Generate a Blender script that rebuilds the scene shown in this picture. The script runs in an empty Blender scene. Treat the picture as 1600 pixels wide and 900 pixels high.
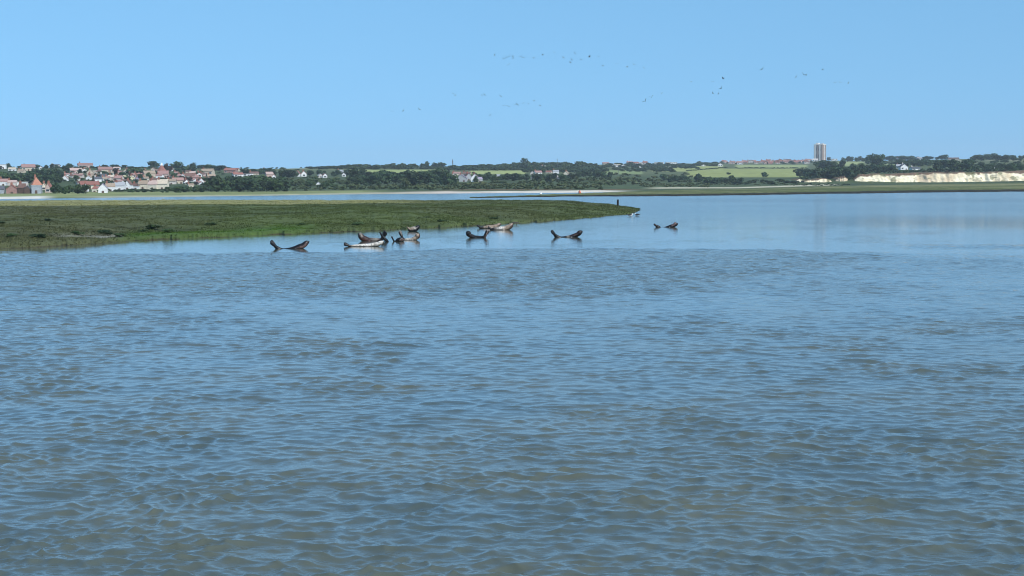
import bpy, bmesh, math, random
import numpy as np
from mathutils import Vector, Matrix, noise as mnoise
R = math.radians
sc = bpy.context.scene
COL = sc.collection

# ------------------------------------------------------------------ camera
FPX = 2600.0                    # focal length in pixels of a 1600 px wide frame
CAMZ = 3.2
PITCH = math.atan(160.0 / FPX)
ROLL = math.atan(12.0 / 1600.0)
Fw = Vector((0, math.cos(PITCH), -math.sin(PITCH)))
R0 = Vector((1, 0, 0)); U0 = Vector((0, math.sin(PITCH), math.cos(PITCH)))
Rt = R0 * math.cos(ROLL) - U0 * math.sin(ROLL)
Up = R0 * math.sin(ROLL) + U0 * math.cos(ROLL)
cam = bpy.data.objects.new("camera", bpy.data.cameras.new("camera"))
COL.objects.link(cam)
M = Matrix((Rt, Up, -Fw)).transposed().to_4x4()
M.translation = Vector((0, 0, CAMZ))
cam.matrix_world = M
cam.data.sensor_width = 36.0
cam.data.lens = 36.0 * FPX / 1600.0
cam.data.clip_start = 0.1
cam.data.clip_end = 20000
sc.camera = cam

# ------------------------------------------------------------------ sky, sun, exposure
SUN_EL, SUN_AZ = 44.0, 138.0     # azimuth clockwise from +Y: behind the camera, to the right
w = bpy.data.worlds.new("World"); sc.world = w; w.use_nodes = True
nt = w.node_tree; nt.nodes.clear()
out = nt.nodes.new("ShaderNodeOutputWorld"); bg = nt.nodes.new("ShaderNodeBackground")
sky = nt.nodes.new("ShaderNodeTexSky"); sky.sky_type = 'NISHITA'; sky.sun_disc = False
sky.sun_elevation = R(SUN_EL); sky.sun_rotation = R(SUN_AZ)
sky.air_density = 1.0; sky.dust_density = 0.3; sky.ozone_density = 2.5; sky.altitude = 0
tc = nt.nodes.new("ShaderNodeTexCoord")
mad = nt.nodes.new("ShaderNodeVectorMath"); mad.operation = 'MULTIPLY_ADD'
mad.inputs[1].default_value = (1, 1, 0.60); mad.inputs[2].default_value = (0, 0, 0.185)
nt.links.new(tc.outputs['Generated'], mad.inputs[0]); nt.links.new(mad.outputs[0], sky.inputs[0])
tint = nt.nodes.new("ShaderNodeVectorMath"); tint.operation = 'MULTIPLY'
tint.inputs[1].default_value = (0.735, 1.07, 1.125)
nt.links.new(sky.outputs[0], tint.inputs[0]); nt.links.new(tint.outputs[0], bg.inputs[0])
bg.inputs[1].default_value = 0.125
nt.links.new(bg.outputs[0], out.inputs[0])
sl = bpy.data.lights.new("sun", 'SUN'); sl.energy = 3.4; sl.angle = R(0.6); sl.color = (1.0, 0.945, 0.86)
so = bpy.data.objects.new("sun", sl); COL.objects.link(so)
S = Vector((math.sin(R(SUN_AZ)) * math.cos(R(SUN_EL)), math.cos(R(SUN_AZ)) * math.cos(R(SUN_EL)), math.sin(R(SUN_EL))))
so.rotation_euler = S.to_track_quat('Z', 'Y').to_euler()
so.location = (40, -60, 80)
sc.view_settings.view_transform = 'Standard'; sc.view_settings.look = 'None'
sc.view_settings.exposure = 0.3; sc.view_settings.gamma = 1.0
sc.cycles.volume_bounces = 0
sc.cycles.max_bounces = 8
sc.cycles.use_denoising = True
sc.cycles.pixel_filter_type = 'BLACKMAN_HARRIS'; sc.cycles.filter_width = 1.0

# ------------------------------------------------------------------ helpers
rng = np.random.default_rng(7); rnd = random.Random(11)

def ray(px, py):
    d = Fw * FPX + Rt * (px - 800) + Up * (450 - py)
    return d / d.y
def at_z(px, py, z=0.0):
    d = ray(px, py); t = (z - CAMZ) / d.z
    return Vector((d.x * t, t, z))
def at_d(px, py, D):
    d = ray(px, py); return Vector((d.x * D, D, CAMZ + d.z * D))
def H(px): return 296.0 - 12.0 * px / 1600.0
def project(x, y, z):
    """numpy: world to the photograph's pixels"""
    vx, vy, vz = x, y, z - CAMZ
    f = vx * Fw.x + vy * Fw.y + vz * Fw.z
    r = vx * Rt.x + vy * Rt.y + vz * Rt.z
    u = vx * Up.x + vy * Up.y + vz * Up.z
    return 800 + FPX * r / f, 450 - FPX * u / f

def smooth(a, b, x):
    t = np.clip((x - a) / (b - a), 0, 1); return t * t * (3 - 2 * t)

_perm = rng.permutation(4096)
_rv = rng.random(4096)
def vnoise(x, y):
    """value noise in 2D, 0..1"""
    xi = np.floor(x).astype(np.int64); yi = np.floor(y).astype(np.int64)
    fx = x - xi; fy = y - yi; fx = fx * fx * (3 - 2 * fx); fy = fy * fy * (3 - 2 * fy)
    def h(i, j): return _rv[_perm[(_perm[i & 4095] + j) & 4095]]
    a = h(xi, yi); b = h(xi + 1, yi); c = h(xi, yi + 1); d = h(xi + 1, yi + 1)
    return (a * (1 - fx) + b * fx) * (1 - fy) + (c * (1 - fx) + d * fx) * fy
def fbm(x, y, o=4):
    s = 0; a = .5; t = 0
    for i in range(o):
        s = s + a * vnoise(x + 17.3 * i, y - 9.1 * i); t += a; a *= .5; x = x * 2.03; y = y * 2.03
    return s / t

def mesh_np(name, verts, faces, mat=None, smooth_shade=True, cols=None, floats=None, parent=None):
    me = bpy.data.meshes.new(name)
    v = np.asarray(verts, dtype=np.float32); fa = np.asarray(faces, dtype=np.int32)
    k = fa.shape[1]
    me.vertices.add(len(v)); me.vertices.foreach_set('co', v.ravel())
    me.loops.add(fa.size); me.loops.foreach_set('vertex_index', fa.ravel())
    me.polygons.add(len(fa)); me.polygons.foreach_set('loop_start', np.arange(0, fa.size, k, dtype=np.int32))
    me.update(calc_edges=True)
    me.polygons.foreach_set('use_smooth', np.full(len(fa), smooth_shade, dtype=bool))
    if cols is not None:
        a = me.attributes.new('tone', 'FLOAT_COLOR', 'POINT')
        c = np.ones((len(v), 4), dtype=np.float32); c[:, :3] = cols; a.data.foreach_set('color', c.ravel())
    if floats:
        for n_, arr in floats.items():
            a = me.attributes.new(n_, 'FLOAT', 'POINT'); a.data.foreach_set('value', np.asarray(arr, dtype=np.float32))
    if mat: me.materials.append(mat)
    if parent is False: return me
    o = bpy.data.objects.new(name, me); COL.objects.link(o); o.parent = parent
    return o
def grid_faces(nr, nc):
    i = np.arange((nr - 1) * (nc - 1)); r = i // (nc - 1); c = i % (nc - 1); a = r * nc + c
    return np.stack([a, a + 1, a + nc + 1, a + nc], 1)
def tag(o, label=None, cat=None, group=None, kind=None):
    if label: o['label'] = label
    if cat: o['category'] = cat
    if group: o['group'] = group
    if kind: o['kind'] = kind
    return o
def empty(name, loc, rz=0.0):
    e = bpy.data.objects.new(name, None); COL.objects.link(e); e.location = loc; e.rotation_euler = (0, 0, rz)
    e.empty_display_size = 0.2
    return e
def link(name, me, parent=None, loc=None, rot=None, scale=None):
    o = bpy.data.objects.new(name, me); COL.objects.link(o); o.parent = parent
    if loc is not None: o.location = loc
    if rot is not None: o.rotation_euler = rot
    if scale is not None: o.scale = scale
    return o

class MB:
    """small mesh collector"""
    def __init__(s): s.v = []; s.f = []
    def box(s, x0, x1, y0, y1, z0, z1):
        n = len(s.v)
        s.v += [(x, y, z) for z in (z0, z1) for y in (y0, y1) for x in (x0, x1)]
        s.f += [tuple(n + i for i in q) for q in ((0, 2, 3, 1), (4, 5, 7, 6), (0, 1, 5, 4), (2, 6, 7, 3), (0, 4, 6, 2), (1, 3, 7, 5))]
    def poly(s, pts, faces):
        n = len(s.v); s.v += [tuple(p) for p in pts]; s.f += [tuple(n + i for i in q) for q in faces]
    def bar(s, a, b, r, r2=None, n=6):
        a = Vector(a); b = Vector(b); d = (b - a).normalized(); r2 = r if r2 is None else r2
        u = d.orthogonal().normalized(); w_ = d.cross(u); k = len(s.v)
        for (c, rr) in ((a, r), (b, r2)):
            for i in range(n):
                t = 2 * math.pi * i / n; s.v.append(tuple(c + (u * math.cos(t) + w_ * math.sin(t)) * rr))
        for i in range(n):
            j = (i + 1) % n; s.f.append((k + i, k + j, k + n + j, k + n + i))
        s.f.append(tuple(k + i for i in reversed(range(n)))); s.f.append(tuple(k + n + i for i in range(n)))
    def mesh(s, name, mat):
        me = bpy.data.meshes.new(name); me.from_pydata(s.v, [], s.f); me.materials.append(mat); me.update(); return me
    def build(s, name, mat, parent=None):
        return link(name, s.mesh(name, mat), parent)

# ------------------------------------------------------------------ materials
def material(name):
    m = bpy.data.materials.new(name); m.use_nodes = True; return m, m.node_tree, m.node_tree.nodes['Principled BSDF']
def N(t, kind, **kw):
    n = t.nodes.new(kind)
    for k, v in kw.items(): setattr(n, k, v)
    return n
def mat_noise(name, c1, c2, scale=1.0, rough=0.8, spec=0.3, detail=4, obj_random=0.0, coord='Object', bump=0.0):
    m, t, b = material(name)
    co = N(t, 'ShaderNodeTexCoord'); no = N(t, 'ShaderNodeTexNoise'); no.inputs['Scale'].default_value = scale; no.inputs['Detail'].default_value = detail
    t.links.new(co.outputs[coord], no.inputs['Vector'])
    cr = N(t, 'ShaderNodeValToRGB'); cr.color_ramp.elements[0].position = .32; cr.color_ramp.elements[1].position = .68
    cr.color_ramp.elements[0].color = (*c1, 1); cr.color_ramp.elements[1].color = (*c2, 1)
    t.links.new(no.outputs['Fac'], cr.inputs[0]); src = cr.outputs[0]
    if obj_random:
        oi = N(t, 'ShaderNodeObjectInfo'); mr = N(t, 'ShaderNodeMapRange')
        mr.inputs['To Min'].default_value = 1 - obj_random; mr.inputs['To Max'].default_value = 1 + obj_random
        t.links.new(oi.outputs['Random'], mr.inputs['Value'])
        mu = N(t, 'ShaderNodeVectorMath', operation='SCALE'); t.links.new(src, mu.inputs[0]); t.links.new(mr.outputs[0], mu.inputs['Scale']); src = mu.outputs[0]
    t.links.new(src, b.inputs['Base Color']); b.inputs['Roughness'].default_value = rough; b.inputs['Specular IOR Level'].default_value = spec
    if bump:
        bp = N(t, 'ShaderNodeBump'); bp.inputs['Strength'].default_value = 1; bp.inputs['Distance'].default_value = bump
        t.links.new(no.outputs['Fac'], bp.inputs['Height']); t.links.new(bp.outputs[0], b.inputs['Normal'])
    return m
def mat_attr(name, amp=0.25, scale=0.6, rough=0.9, spec=0.15, bump=0.15, scale2=None):
    """albedo from the mesh's own 'tone' attribute broken up by noise"""
    m, t, b = material(name)
    at = N(t, 'ShaderNodeAttribute', attribute_name='tone'); co = N(t, 'ShaderNodeTexCoord')
    no = N(t, 'ShaderNodeTexNoise'); no.inputs['Scale'].default_value = scale; no.inputs['Detail'].default_value = 6; no.inputs['Roughness'].default_value = .65
    t.links.new(co.outputs['Object'], no.inputs['Vector'])
    mr = N(t, 'ShaderNodeMapRange'); mr.inputs['From Min'].default_value = .3; mr.inputs['From Max'].default_value = .7
    mr.inputs['To Min'].default_value = 1 - amp; mr.inputs['To Max'].default_value = 1 + amp
    t.links.new(no.outputs['Fac'], mr.inputs['Value'])
    mu = N(t, 'ShaderNodeVectorMath', operation='SCALE'); t.links.new(at.outputs['Color'], mu.inputs[0]); t.links.new(mr.outputs[0], mu.inputs['Scale'])
    t.links.new(mu.outputs[0], b.inputs['Base Color'])
    bp = N(t, 'ShaderNodeBump'); bp.inputs['Distance'].default_value = bump; t.links.new(no.outputs['Fac'], bp.inputs['Height']); t.links.new(bp.outputs[0], b.inputs['Normal'])
    b.inputs['Roughness'].default_value = rough; b.inputs['Specular IOR Level'].default_value = spec
    return m
def leaf_mat(name, c1, c2, rnd_amp=0.3):
    m = mat_noise(name, c1, c2, scale=6.0, rough=.7, spec=.25, detail=2, obj_random=rnd_amp)
    return m
LEAF = {
    'dark': leaf_mat('leaf_dark', (.020, .042, .020), (.048, .086, .034), .4),
    'mid': leaf_mat('leaf_mid', (.032, .062, .020), (.062, .105, .036)),
    'olive': leaf_mat('leaf_olive', (.055, .085, .032), (.11, .14, .06)),
    'copper': leaf_mat('leaf_copper', (.040, .030, .020), (.085, .055, .035)),
}
def leaf_world(name, c1, c2, scale):
    return mat_noise(name, c1, c2, scale=scale, rough=.75, spec=.2, detail=3)
BARK = mat_noise('bark', (.05, .04, .03), (.11, .09, .07), scale=8)

# ------------------------------------------------------------------ haze
def haze():
    mb = MB(); mb.box(-6500, 6500, -800, 7200, -5, 150)
    m = bpy.data.materials.new('haze'); m.use_nodes = True; t = m.node_tree; t.nodes.clear()
    o = t.nodes.new('ShaderNodeOutputMaterial'); v = t.nodes.new('ShaderNodeVolumePrincipled')
    v.inputs['Color'].default_value = (.80, .90, 1.0, 1); v.inputs['Density'].default_value = HAZE
    v.inputs['Anisotropy'].default_value = 0.0
    t.links.new(v.outputs[0], o.inputs['Volume'])
    ob = mb.build('haze', m); tag(ob, 'thin blue summer haze over the bay', 'haze', kind='stuff')
HAZE = 0.00009
haze()

# ------------------------------------------------------------------ water
def ruffle_at(px, py):
    """how wind-ruffled the surface is, 0 slick .. 1 dark cat's paw; px,py name places on the water"""
    edge = np.interp(px, [-2000, 0, 190, 430, 560, 700, 860, 1080, 1200, 1300, 1430, 3000], [400, 397, 396, 394, 393.5, 388.5, 388, 388, 389, 393, 399, 408])
    n1 = fbm(px / 90.0, py / 7.0, 3); n2 = fbm(px / 260.0 + 5, py / 34.0, 3); n3 = fbm(px / 25.0, py / 3.0 + 9, 2)
    lo = np.interp(px, [-2000, 0, 300, 700, 850, 1000, 1100, 1200, 1430, 3000], [452, 452, 455, 470, 466, 460, 446, 424, 401, 401])
    wdt = 1 + 14 * smooth(1250, 1500, px)
    inside = smooth(-0.6, 1.2, (py - edge + (n3 - .5) * 2.6 + (n1 - .5) * np.interp(px, [0, 1200, 1450], [2.5, 3, 22])) / wdt)
    band = inside * (1 - smooth(-16, 26, py - lo + (n1 - .5) * 40))
    body = inside * (np.interp(py, [400, 470, 600, 900], [.18, .16, .24, .42]) + 0.22 * smooth(.42, .68, n2) + .10 * smooth(.5, .7, n1)) * (1 - .22 * smooth(1050, 1250, px) * (1 - smooth(455, 510, py)))
    r = np.maximum(band * (.78 + .5 * (n3 - .5)), body)
    slick = .036 + .05 * smooth(.5, .75, n1) + .045 * smooth(362, 330, py)
    r = np.maximum(r, slick)
    b2 = np.exp(-((py - (344 + (px - 1400) * .012)) / 9.0) ** 2) * smooth(1130, 1420, px + (n1 - .5) * 160) * .42
    b3 = np.exp(-((py - 313) / 5.0) ** 2) * smooth(1000, 1100, px) * .22
    b4 = np.exp(-((py - 386) / 3.5) ** 2) * smooth(1340, 1500, px + (n1 - .5) * 100) * .35
    return np.maximum(np.maximum(r, b2), np.maximum(b3, b4))
def build_water():
    rows = [7.0]
    while rows[-1] < 100: rows.append(rows[-1] * 1.0019)
    while rows[-1] < 1300: rows.append(rows[-1] * 1.008)
    while rows[-1] < 6000: rows.append(rows[-1] * 1.2)
    D = np.array(rows)
    a_in = np.linspace(-200, 1800, 1000)
    left = -200 - np.cumsum(np.geomspace(2.5, 600, 60)); right = 1800 + np.cumsum(np.geomspace(2.5, 600, 60))
    pxs = np.concatenate([left[::-1], a_in, right])
    A = (pxs - 800) / FPX
    X = A[None, :] * D[:, None]; Y = np.repeat(D[:, None], len(A), 1)
    PX, PY = project(X, Y, np.zeros_like(X))
    RF = ruffle_at(PX, PY)
    sp = D * 0.0019 * 2.6
    Z = np.zeros_like(X); DX = np.zeros_like(X); DY = np.zeros_like(X)
    r2 = np.random.default_rng(3)
    nw = 170
    near = D < 100
    Xn = X[near]; Yn = Y[near]; RFn = RF[near]
    calm = .75 + .5 * fbm(Xn / 3.0, Yn / 5.0, 3)
    amp_r = (0.04 + .96 * np.clip(RFn / .42, 0, 1.6)) * calm
    warpx = (fbm(Xn / 1.5, Yn / 1.5, 2) - .5) * .5; warpy = (fbm(Xn / 1.3 + 40, Yn / 1.3, 2) - .5) * .5
    Zn = np.zeros_like(Xn); DXn = np.zeros_like(Xn); DYn = np.zeros_like(Xn)
    for i in range(nw):
        L = math.exp(r2.uniform(math.log(.065), math.log(1.0)))
        th = R(262) + r2.normal() * R(44)
        k = 2 * math.pi / L; kx, ky = k * math.cos(th), k * math.sin(th)
        slope = .0265 * (L / .24) ** (.0 if L < .24 else -.55)
        a = slope / k
        fade = np.clip((L - sp[near]) / (sp[near] + 1e-6), 0, 1)[:, None]
        ph = kx * (Xn + warpx) + ky * (Yn + warpy) + r2.uniform(0, 6.283)
        s_, c_ = np.sin(ph), np.cos(ph)
        e = a * fade * (np.minimum(amp_r, 1.2) if L > .42 else amp_r)
        Zn += e * s_; DXn += e * c_ * (kx / k) * 1.15; DYn += e * c_ * (ky / k) * 1.15
    Z[near] = Zn; DX[near] = DXn; DY[near] = DYn
    # swell-free far water
    V = np.stack([X + DX, Y + DY, Z], -1).reshape(-1, 3)
    m, t, b = material('water')
    b.inputs['Base Color'].default_value = (.085, .098, .062, 1); b.inputs['IOR'].default_value = 1.333
    b.inputs['Roughness'].default_value = .05; b.inputs['Specular IOR Level'].default_value = .5
    co = N(t, 'ShaderNodeTexCoord'); ra = N(t, 'ShaderNodeAttribute', attribute_name='ruffle')
    # silt in the water drifts in soft patches
    n0 = N(t, 'ShaderNodeTexNoise'); n0.inputs['Scale'].default_value = .35; n0.inputs['Detail'].default_value = 4
    t.links.new(co.outputs['Object'], n0.inputs['Vector'])
    cr = N(t, 'ShaderNodeValToRGB'); cr.color_ramp.elements[0].position = .35; cr.color_ramp.elements[1].position = .68
    cr.color_ramp.elements[0].color = (.070, .092, .086, 1); cr.color_ramp.elements[1].color = (.100, .108, .078, 1)
    t.links.new(n0.outputs['Fac'], cr.inputs[0]); t.links.new(cr.outputs[0], b.inputs['Base Color'])
    mp = N(t, 'ShaderNodeMapping'); mp.inputs['Scale'].default_value = (.62, 1.0, 1); mp.inputs['Rotation'].default_value = (0, 0, R(8))
    t.links.new(co.outputs['Object'], mp.inputs['Vector'])
    n1 = N(t, 'ShaderNodeTexNoise'); n1.inputs['Scale'].default_value = 4.2; n1.inputs['Detail'].default_value = 3; n1.inputs['Distortion'].default_value = .6
    n2 = N(t, 'ShaderNodeTexNoise'); n2.inputs['Scale'].default_value = 20.0; n2.inputs['Detail'].default_value = 4
    t.links.new(mp.outputs[0], n1.inputs['Vector']); t.links.new(mp.outputs[0], n2.inputs['Vector'])
    b1 = N(t, 'ShaderNodeBump'); b2 = N(t, 'ShaderNodeBump')
    m1 = N(t, 'ShaderNodeMath', operation='MULTIPLY'); m1.inputs[1].default_value = .115
    m2 = N(t, 'ShaderNodeMath', operation='MULTIPLY'); m2.inputs[1].default_value = .010
    t.links.new(ra.outputs['Fac'], m1.inputs[0]); t.links.new(ra.outputs['Fac'], m2.inputs[0])
    fa = N(t, 'ShaderNodeAttribute', attribute_name='unresolved')
    m3 = N(t, 'ShaderNodeMath', operation='MULTIPLY'); t.links.new(m1.outputs[0], m3.inputs[0]); t.links.new(fa.outputs['Fac'], m3.inputs[1])
    t.links.new(m3.outputs[0], b1.inputs['Distance']); t.links.new(n1.outputs['Fac'], b1.inputs['Height'])
    t.links.new(m2.outputs[0], b2.inputs['Distance']); t.links.new(n2.outputs['Fac'], b2.inputs['Height'])
    t.links.new(b1.outputs[0], b2.inputs['Normal']); t.links.new(b2.outputs[0], b.inputs['Normal'])
    mrr = N(t, 'ShaderNodeMapRange'); mrr.inputs['To Min'].default_value = .035; mrr.inputs['To Max'].default_value = .12
    fb = N(t, 'ShaderNodeAttribute', attribute_name='fine_chop'); t.links.new(fb.outputs['Fac'], mrr.inputs['Value']); t.links.new(mrr.outputs[0], b.inputs['Roughness'])
    FC = np.repeat(smooth(80, 200, D)[:, None], len(A), 1)
    UN = np.repeat((.22 + .78 * smooth(18, 60, D) + 1.1 * smooth(100, 220, D))[:, None], len(A), 1)
    o = mesh_np('water', V, grid_faces(len(D), len(A)), m, floats={'ruffle': RF.ravel(), 'unresolved': UN.ravel(), 'fine_chop': FC.ravel()})
    tag(o, kind='structure')
build_water()

# ------------------------------------------------------------------ far shore terrain
KEYS = [-900, 0, 200, 400, 560, 740, 900, 1050, 1150, 1250, 1285, 1335, 1450, 1600, 2500]
#        waterline D, then (D, photo row) of toe, middle, upper slope, crest
TAB = {
 -900: (520, (700, 308), (950, 294), (1200, 279), (1500, 270)),
 0:    (555, (760, 301), (950, 286), (1200, 271), (1500, 261.5)),
 200:  (594, (800, 299), (980, 286), (1230, 272), (1500, 261)),
 400:  (640, (850, 299), (1000, 286), (1300, 273), (1700, 264)),
 560:  (711, (850, 297), (1000, 289), (1400, 272), (1900, 262)),
 740:  (723, (820, 296), (1000, 287), (1500, 270), (2100, 260)),
 900:  (711, (850, 295), (1050, 286), (1600, 268), (2400, 258)),
 1050: (800, (1000, 293), (1200, 284), (1900, 266), (2700, 256)),
 1150: (850, (1060, 291.5), (1250, 284), (2000, 262), (3000, 255)),
 1250: (900, (1080, 289.5), (1175, 283), (2100, 263), (3300, 251.5)),
 1285: (950, (1120, 288), (1170, 279), (1700, 264), (3300, 250.5)),
 1335: (950, (1130, 286.5), (1170, 273), (1700, 262), (3000, 251)),
 1450: (950, (1140, 285), (1170, 270.5), (1700, 260), (2400, 250)),
 1600: (950, (1140, 282.5), (1170, 267), (1700, 256), (2300, 246)),
 2500: (950, (1140, 276), (1170, 261), (1700, 250), (2300, 240)),
}
def z_img(px, py, D):
    d = ray(px, py); return CAMZ + d.z * D
_kD = []; _kZ = []
for k in KEYS:
    wl, *pts = TAB[k]
    ds = [wl - 60, wl, wl + 12] + [p[0] for p in pts] + [pts[-1][0] * 1.25, 5200]
    cz = [z_img(k, p[1], p[0]) for p in pts]
    zs = [-2.0, 0.0, 0.35] + cz + [cz[-1] * 1.02, cz[-1] * .9]
    _kD.append(ds); _kZ.append(zs)
_kD = np.array(_kD); _kZ = np.array(_kZ); _kx = np.array(KEYS, float)
def terrain_z(px, D):
    px = np.asarray(px, float); D = np.asarray(D, float)
    px, D = np.broadcast_arrays(px, D)
    i = np.clip(np.searchsorted(_kx, px) - 1, 0, len(_kx) - 2); f = np.clip((px - _kx[i]) / (_kx[i + 1] - _kx[i]), 0, 1)
    dd = _kD[i] * (1 - f)[..., None] + _kD[i + 1] * f[..., None]
    zz = _kZ[i] * (1 - f)[..., None] + _kZ[i + 1] * f[..., None]
    j = np.clip((dd[..., :] < D[..., None]).sum(-1) - 1, 0, dd.shape[-1] - 2)
    d0 = np.take_along_axis(dd, j[..., None], -1)[..., 0]; d1 = np.take_along_axis(dd, (j + 1)[..., None], -1)[..., 0]
    z0 = np.take_along_axis(zz, j[..., None], -1)[..., 0]; z1 = np.take_along_axis(zz, (j + 1)[..., None], -1)[..., 0]
    t = np.clip((D - d0) / (d1 - d0), 0, 1)
    z = z0 + (z1 - z0) * t
    x = (px - 800) / FPX * D
    bump = (fbm(x / 60 + 3, D / 90, 3) - .5) * np.clip((D - 800) / 900, 0, 1.2) * 2.0
    return z + bump
_Dscan = np.concatenate([np.arange(560, 1300, 4.0), np.arange(1300, 3600, 10.0)])
def ground_at(px, py):
    """the place on the far shore's slope that the photograph shows at px, py"""
    z = terrain_z(np.full_like(_Dscan, px), _Dscan)
    _, yy = project((px - 800) / FPX * _Dscan, _Dscan, z)
    ok = np.where((yy <= py) & (z > 0))[0]
    k = ok[0] if len(ok) else int(np.argmin(np.where(z > 0, yy, 1e9)))
    return Vector(((px - 800) / FPX * _Dscan[k], _Dscan[k], float(z[k])))
def build_terrain():
    pxs = np.concatenate([np.linspace(-900, -60, 60), np.linspace(-50, 1650, 850), np.linspace(1665, 2500, 60)])
    D = np.concatenate([np.arange(500, 900, 6.0), np.arange(900, 1200, 4.0), np.arange(1200, 2200, 12.0), np.arange(2200, 3600, 25.0), np.arange(3600, 5300, 150.0)])
    P, DD = np.meshgrid(pxs, D); Z = terrain_z(P, DD); X = (P - 800) / FPX * DD
    PX, PY = project(X, DD, Z)
    n = fbm(X / 18, DD / 30, 4); nb = fbm(X / 90 + 7, DD / 130, 3)
    def c(r, g, b): return np.array([r, g, b])
    col = c(.058, .082, .034) * (0.75 + .6 * n[..., None])
    mix = lambda a, b, t: a * (1 - t[..., None]) + b * t[..., None]
    # grassy flats between water and houses on the left
    wl = np.interp(P, _kx, _kD[:, 1]); toe = np.interp(P, _kx, _kD[:, 3])
    flat = (1 - smooth(-30, 10, DD - toe)) * smooth(0, 12, DD - wl)
    col = mix(col, c(.21, .235, .095) * (.8 + .4 * n[..., None]), flat * (1 - smooth(540, 640, P)))
    # bare field ground behind crests, generally dry green
    up = smooth(1250, 1700, DD)
    col = mix(col, c(.13, .15, .065), up * .55)
    # pale sand and shingle: far left corner, and the long beach in the middle
    sand = smooth(0, 3, DD - wl + 6) * (1 - smooth(45, 75, DD - wl + (n - .5) * 60)) * (1 - smooth(60, 95, P))
    col = mix(col, c(.66, .62, .53), np.clip(sand, 0, 1))
    s2 = (1 - smooth(30, 75, DD - wl + (n - .5) * 70)) * smooth(500, 690, P) * (1 - smooth(930, 1010, P))
    tone = smooth(.42, .62, nb)[..., None]
    col = mix(col, c(.66, .60, .50) * (1 - tone) + c(.48, .37, .30) * tone, np.clip(s2, 0, 1))
    s4 = (1 - smooth(12, 40, DD - wl + (n - .5) * 30)) * (1 - smooth(640, 700, P)) * smooth(90, 180, P) * .7
    col = mix(col, c(.42, .41, .30), np.clip(s4, 0, 1))
    # rusty bank of docks and bracken above the beach
    s5 = np.exp(-((DD - wl - 88) / 14) ** 2) * smooth(640, 760, P) * (1 - smooth(960, 1060, P)) * smooth(.3, .6, n)
    col = mix(col, c(.20, .085, .045), np.clip(s5, 0, 1) * .8)
    s3 = np.exp(-((PY - np.interp(P, [940, 1050, 1150, 1300], [294.5, 293.6, 293.5, 288.7])) / .9) ** 2) * smooth(1000, 1040, P) * (1 - smooth(1290, 1320, P)) * smooth(.4, .55, nb + .12)
    col = mix(col, c(.50, .46, .33), np.clip(s3 * 1.3, 0, 1) * (DD < 1200))
    # fields seen between the woods
    def field(x0, x1, y0, y1, cc, a=1.0, sl=0.0):
        nonlocal col
        yy = PY - sl * (P - x0)
        mk = smooth(x0 - 3, x0 + 3, P) * (1 - smooth(x1 - 3, x1 + 3, P)) * smooth(y0 - .5, y0 + .5, yy) * (1 - smooth(y1 - .5, y1 + .5, yy)) * (DD > 1150)
        col = mix(col, c(*cc) * (.9 + .2 * n[..., None]), mk * a)
    field(545, 700, 265.3, 270, (.30, .34, .12))
    field(736, 822, 266.5, 272, (.32, .36, .13))
    field(945, 1005, 266, 272, (.20, .25, .10))
    field(1020, 1130, 258.5, 268, (.30, .325, .115), 1, 0)
    field(1075, 1262, 263.5, 277, (.27, .30, .10), 1, 0)
    field(1150, 1262, 257.5, 262, (.29, .33, .135))
    field(1310, 1350, 252.5, 259, (.30, .34, .14))
    field(1365, 1400, 254.5, 257.5, (.20, .24, .10))
    field(1488, 1502, 250, 253.5, (.25, .24, .15))
    field(360, 560, 259, 264.5, (.19, .20, .10))
    field(1540, 1600, 250, 252, (.22, .22, .12))
    o = mesh_np('terrain', np.stack([X, DD, Z], -1).reshape(-1, 3), grid_faces(len(D), len(pxs)), mat_attr('terrain_ground', amp=.3, scale=.12, bump=.6), cols=col.reshape(-1, 3))
    tag(o, kind='structure')
build_terrain()

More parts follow.
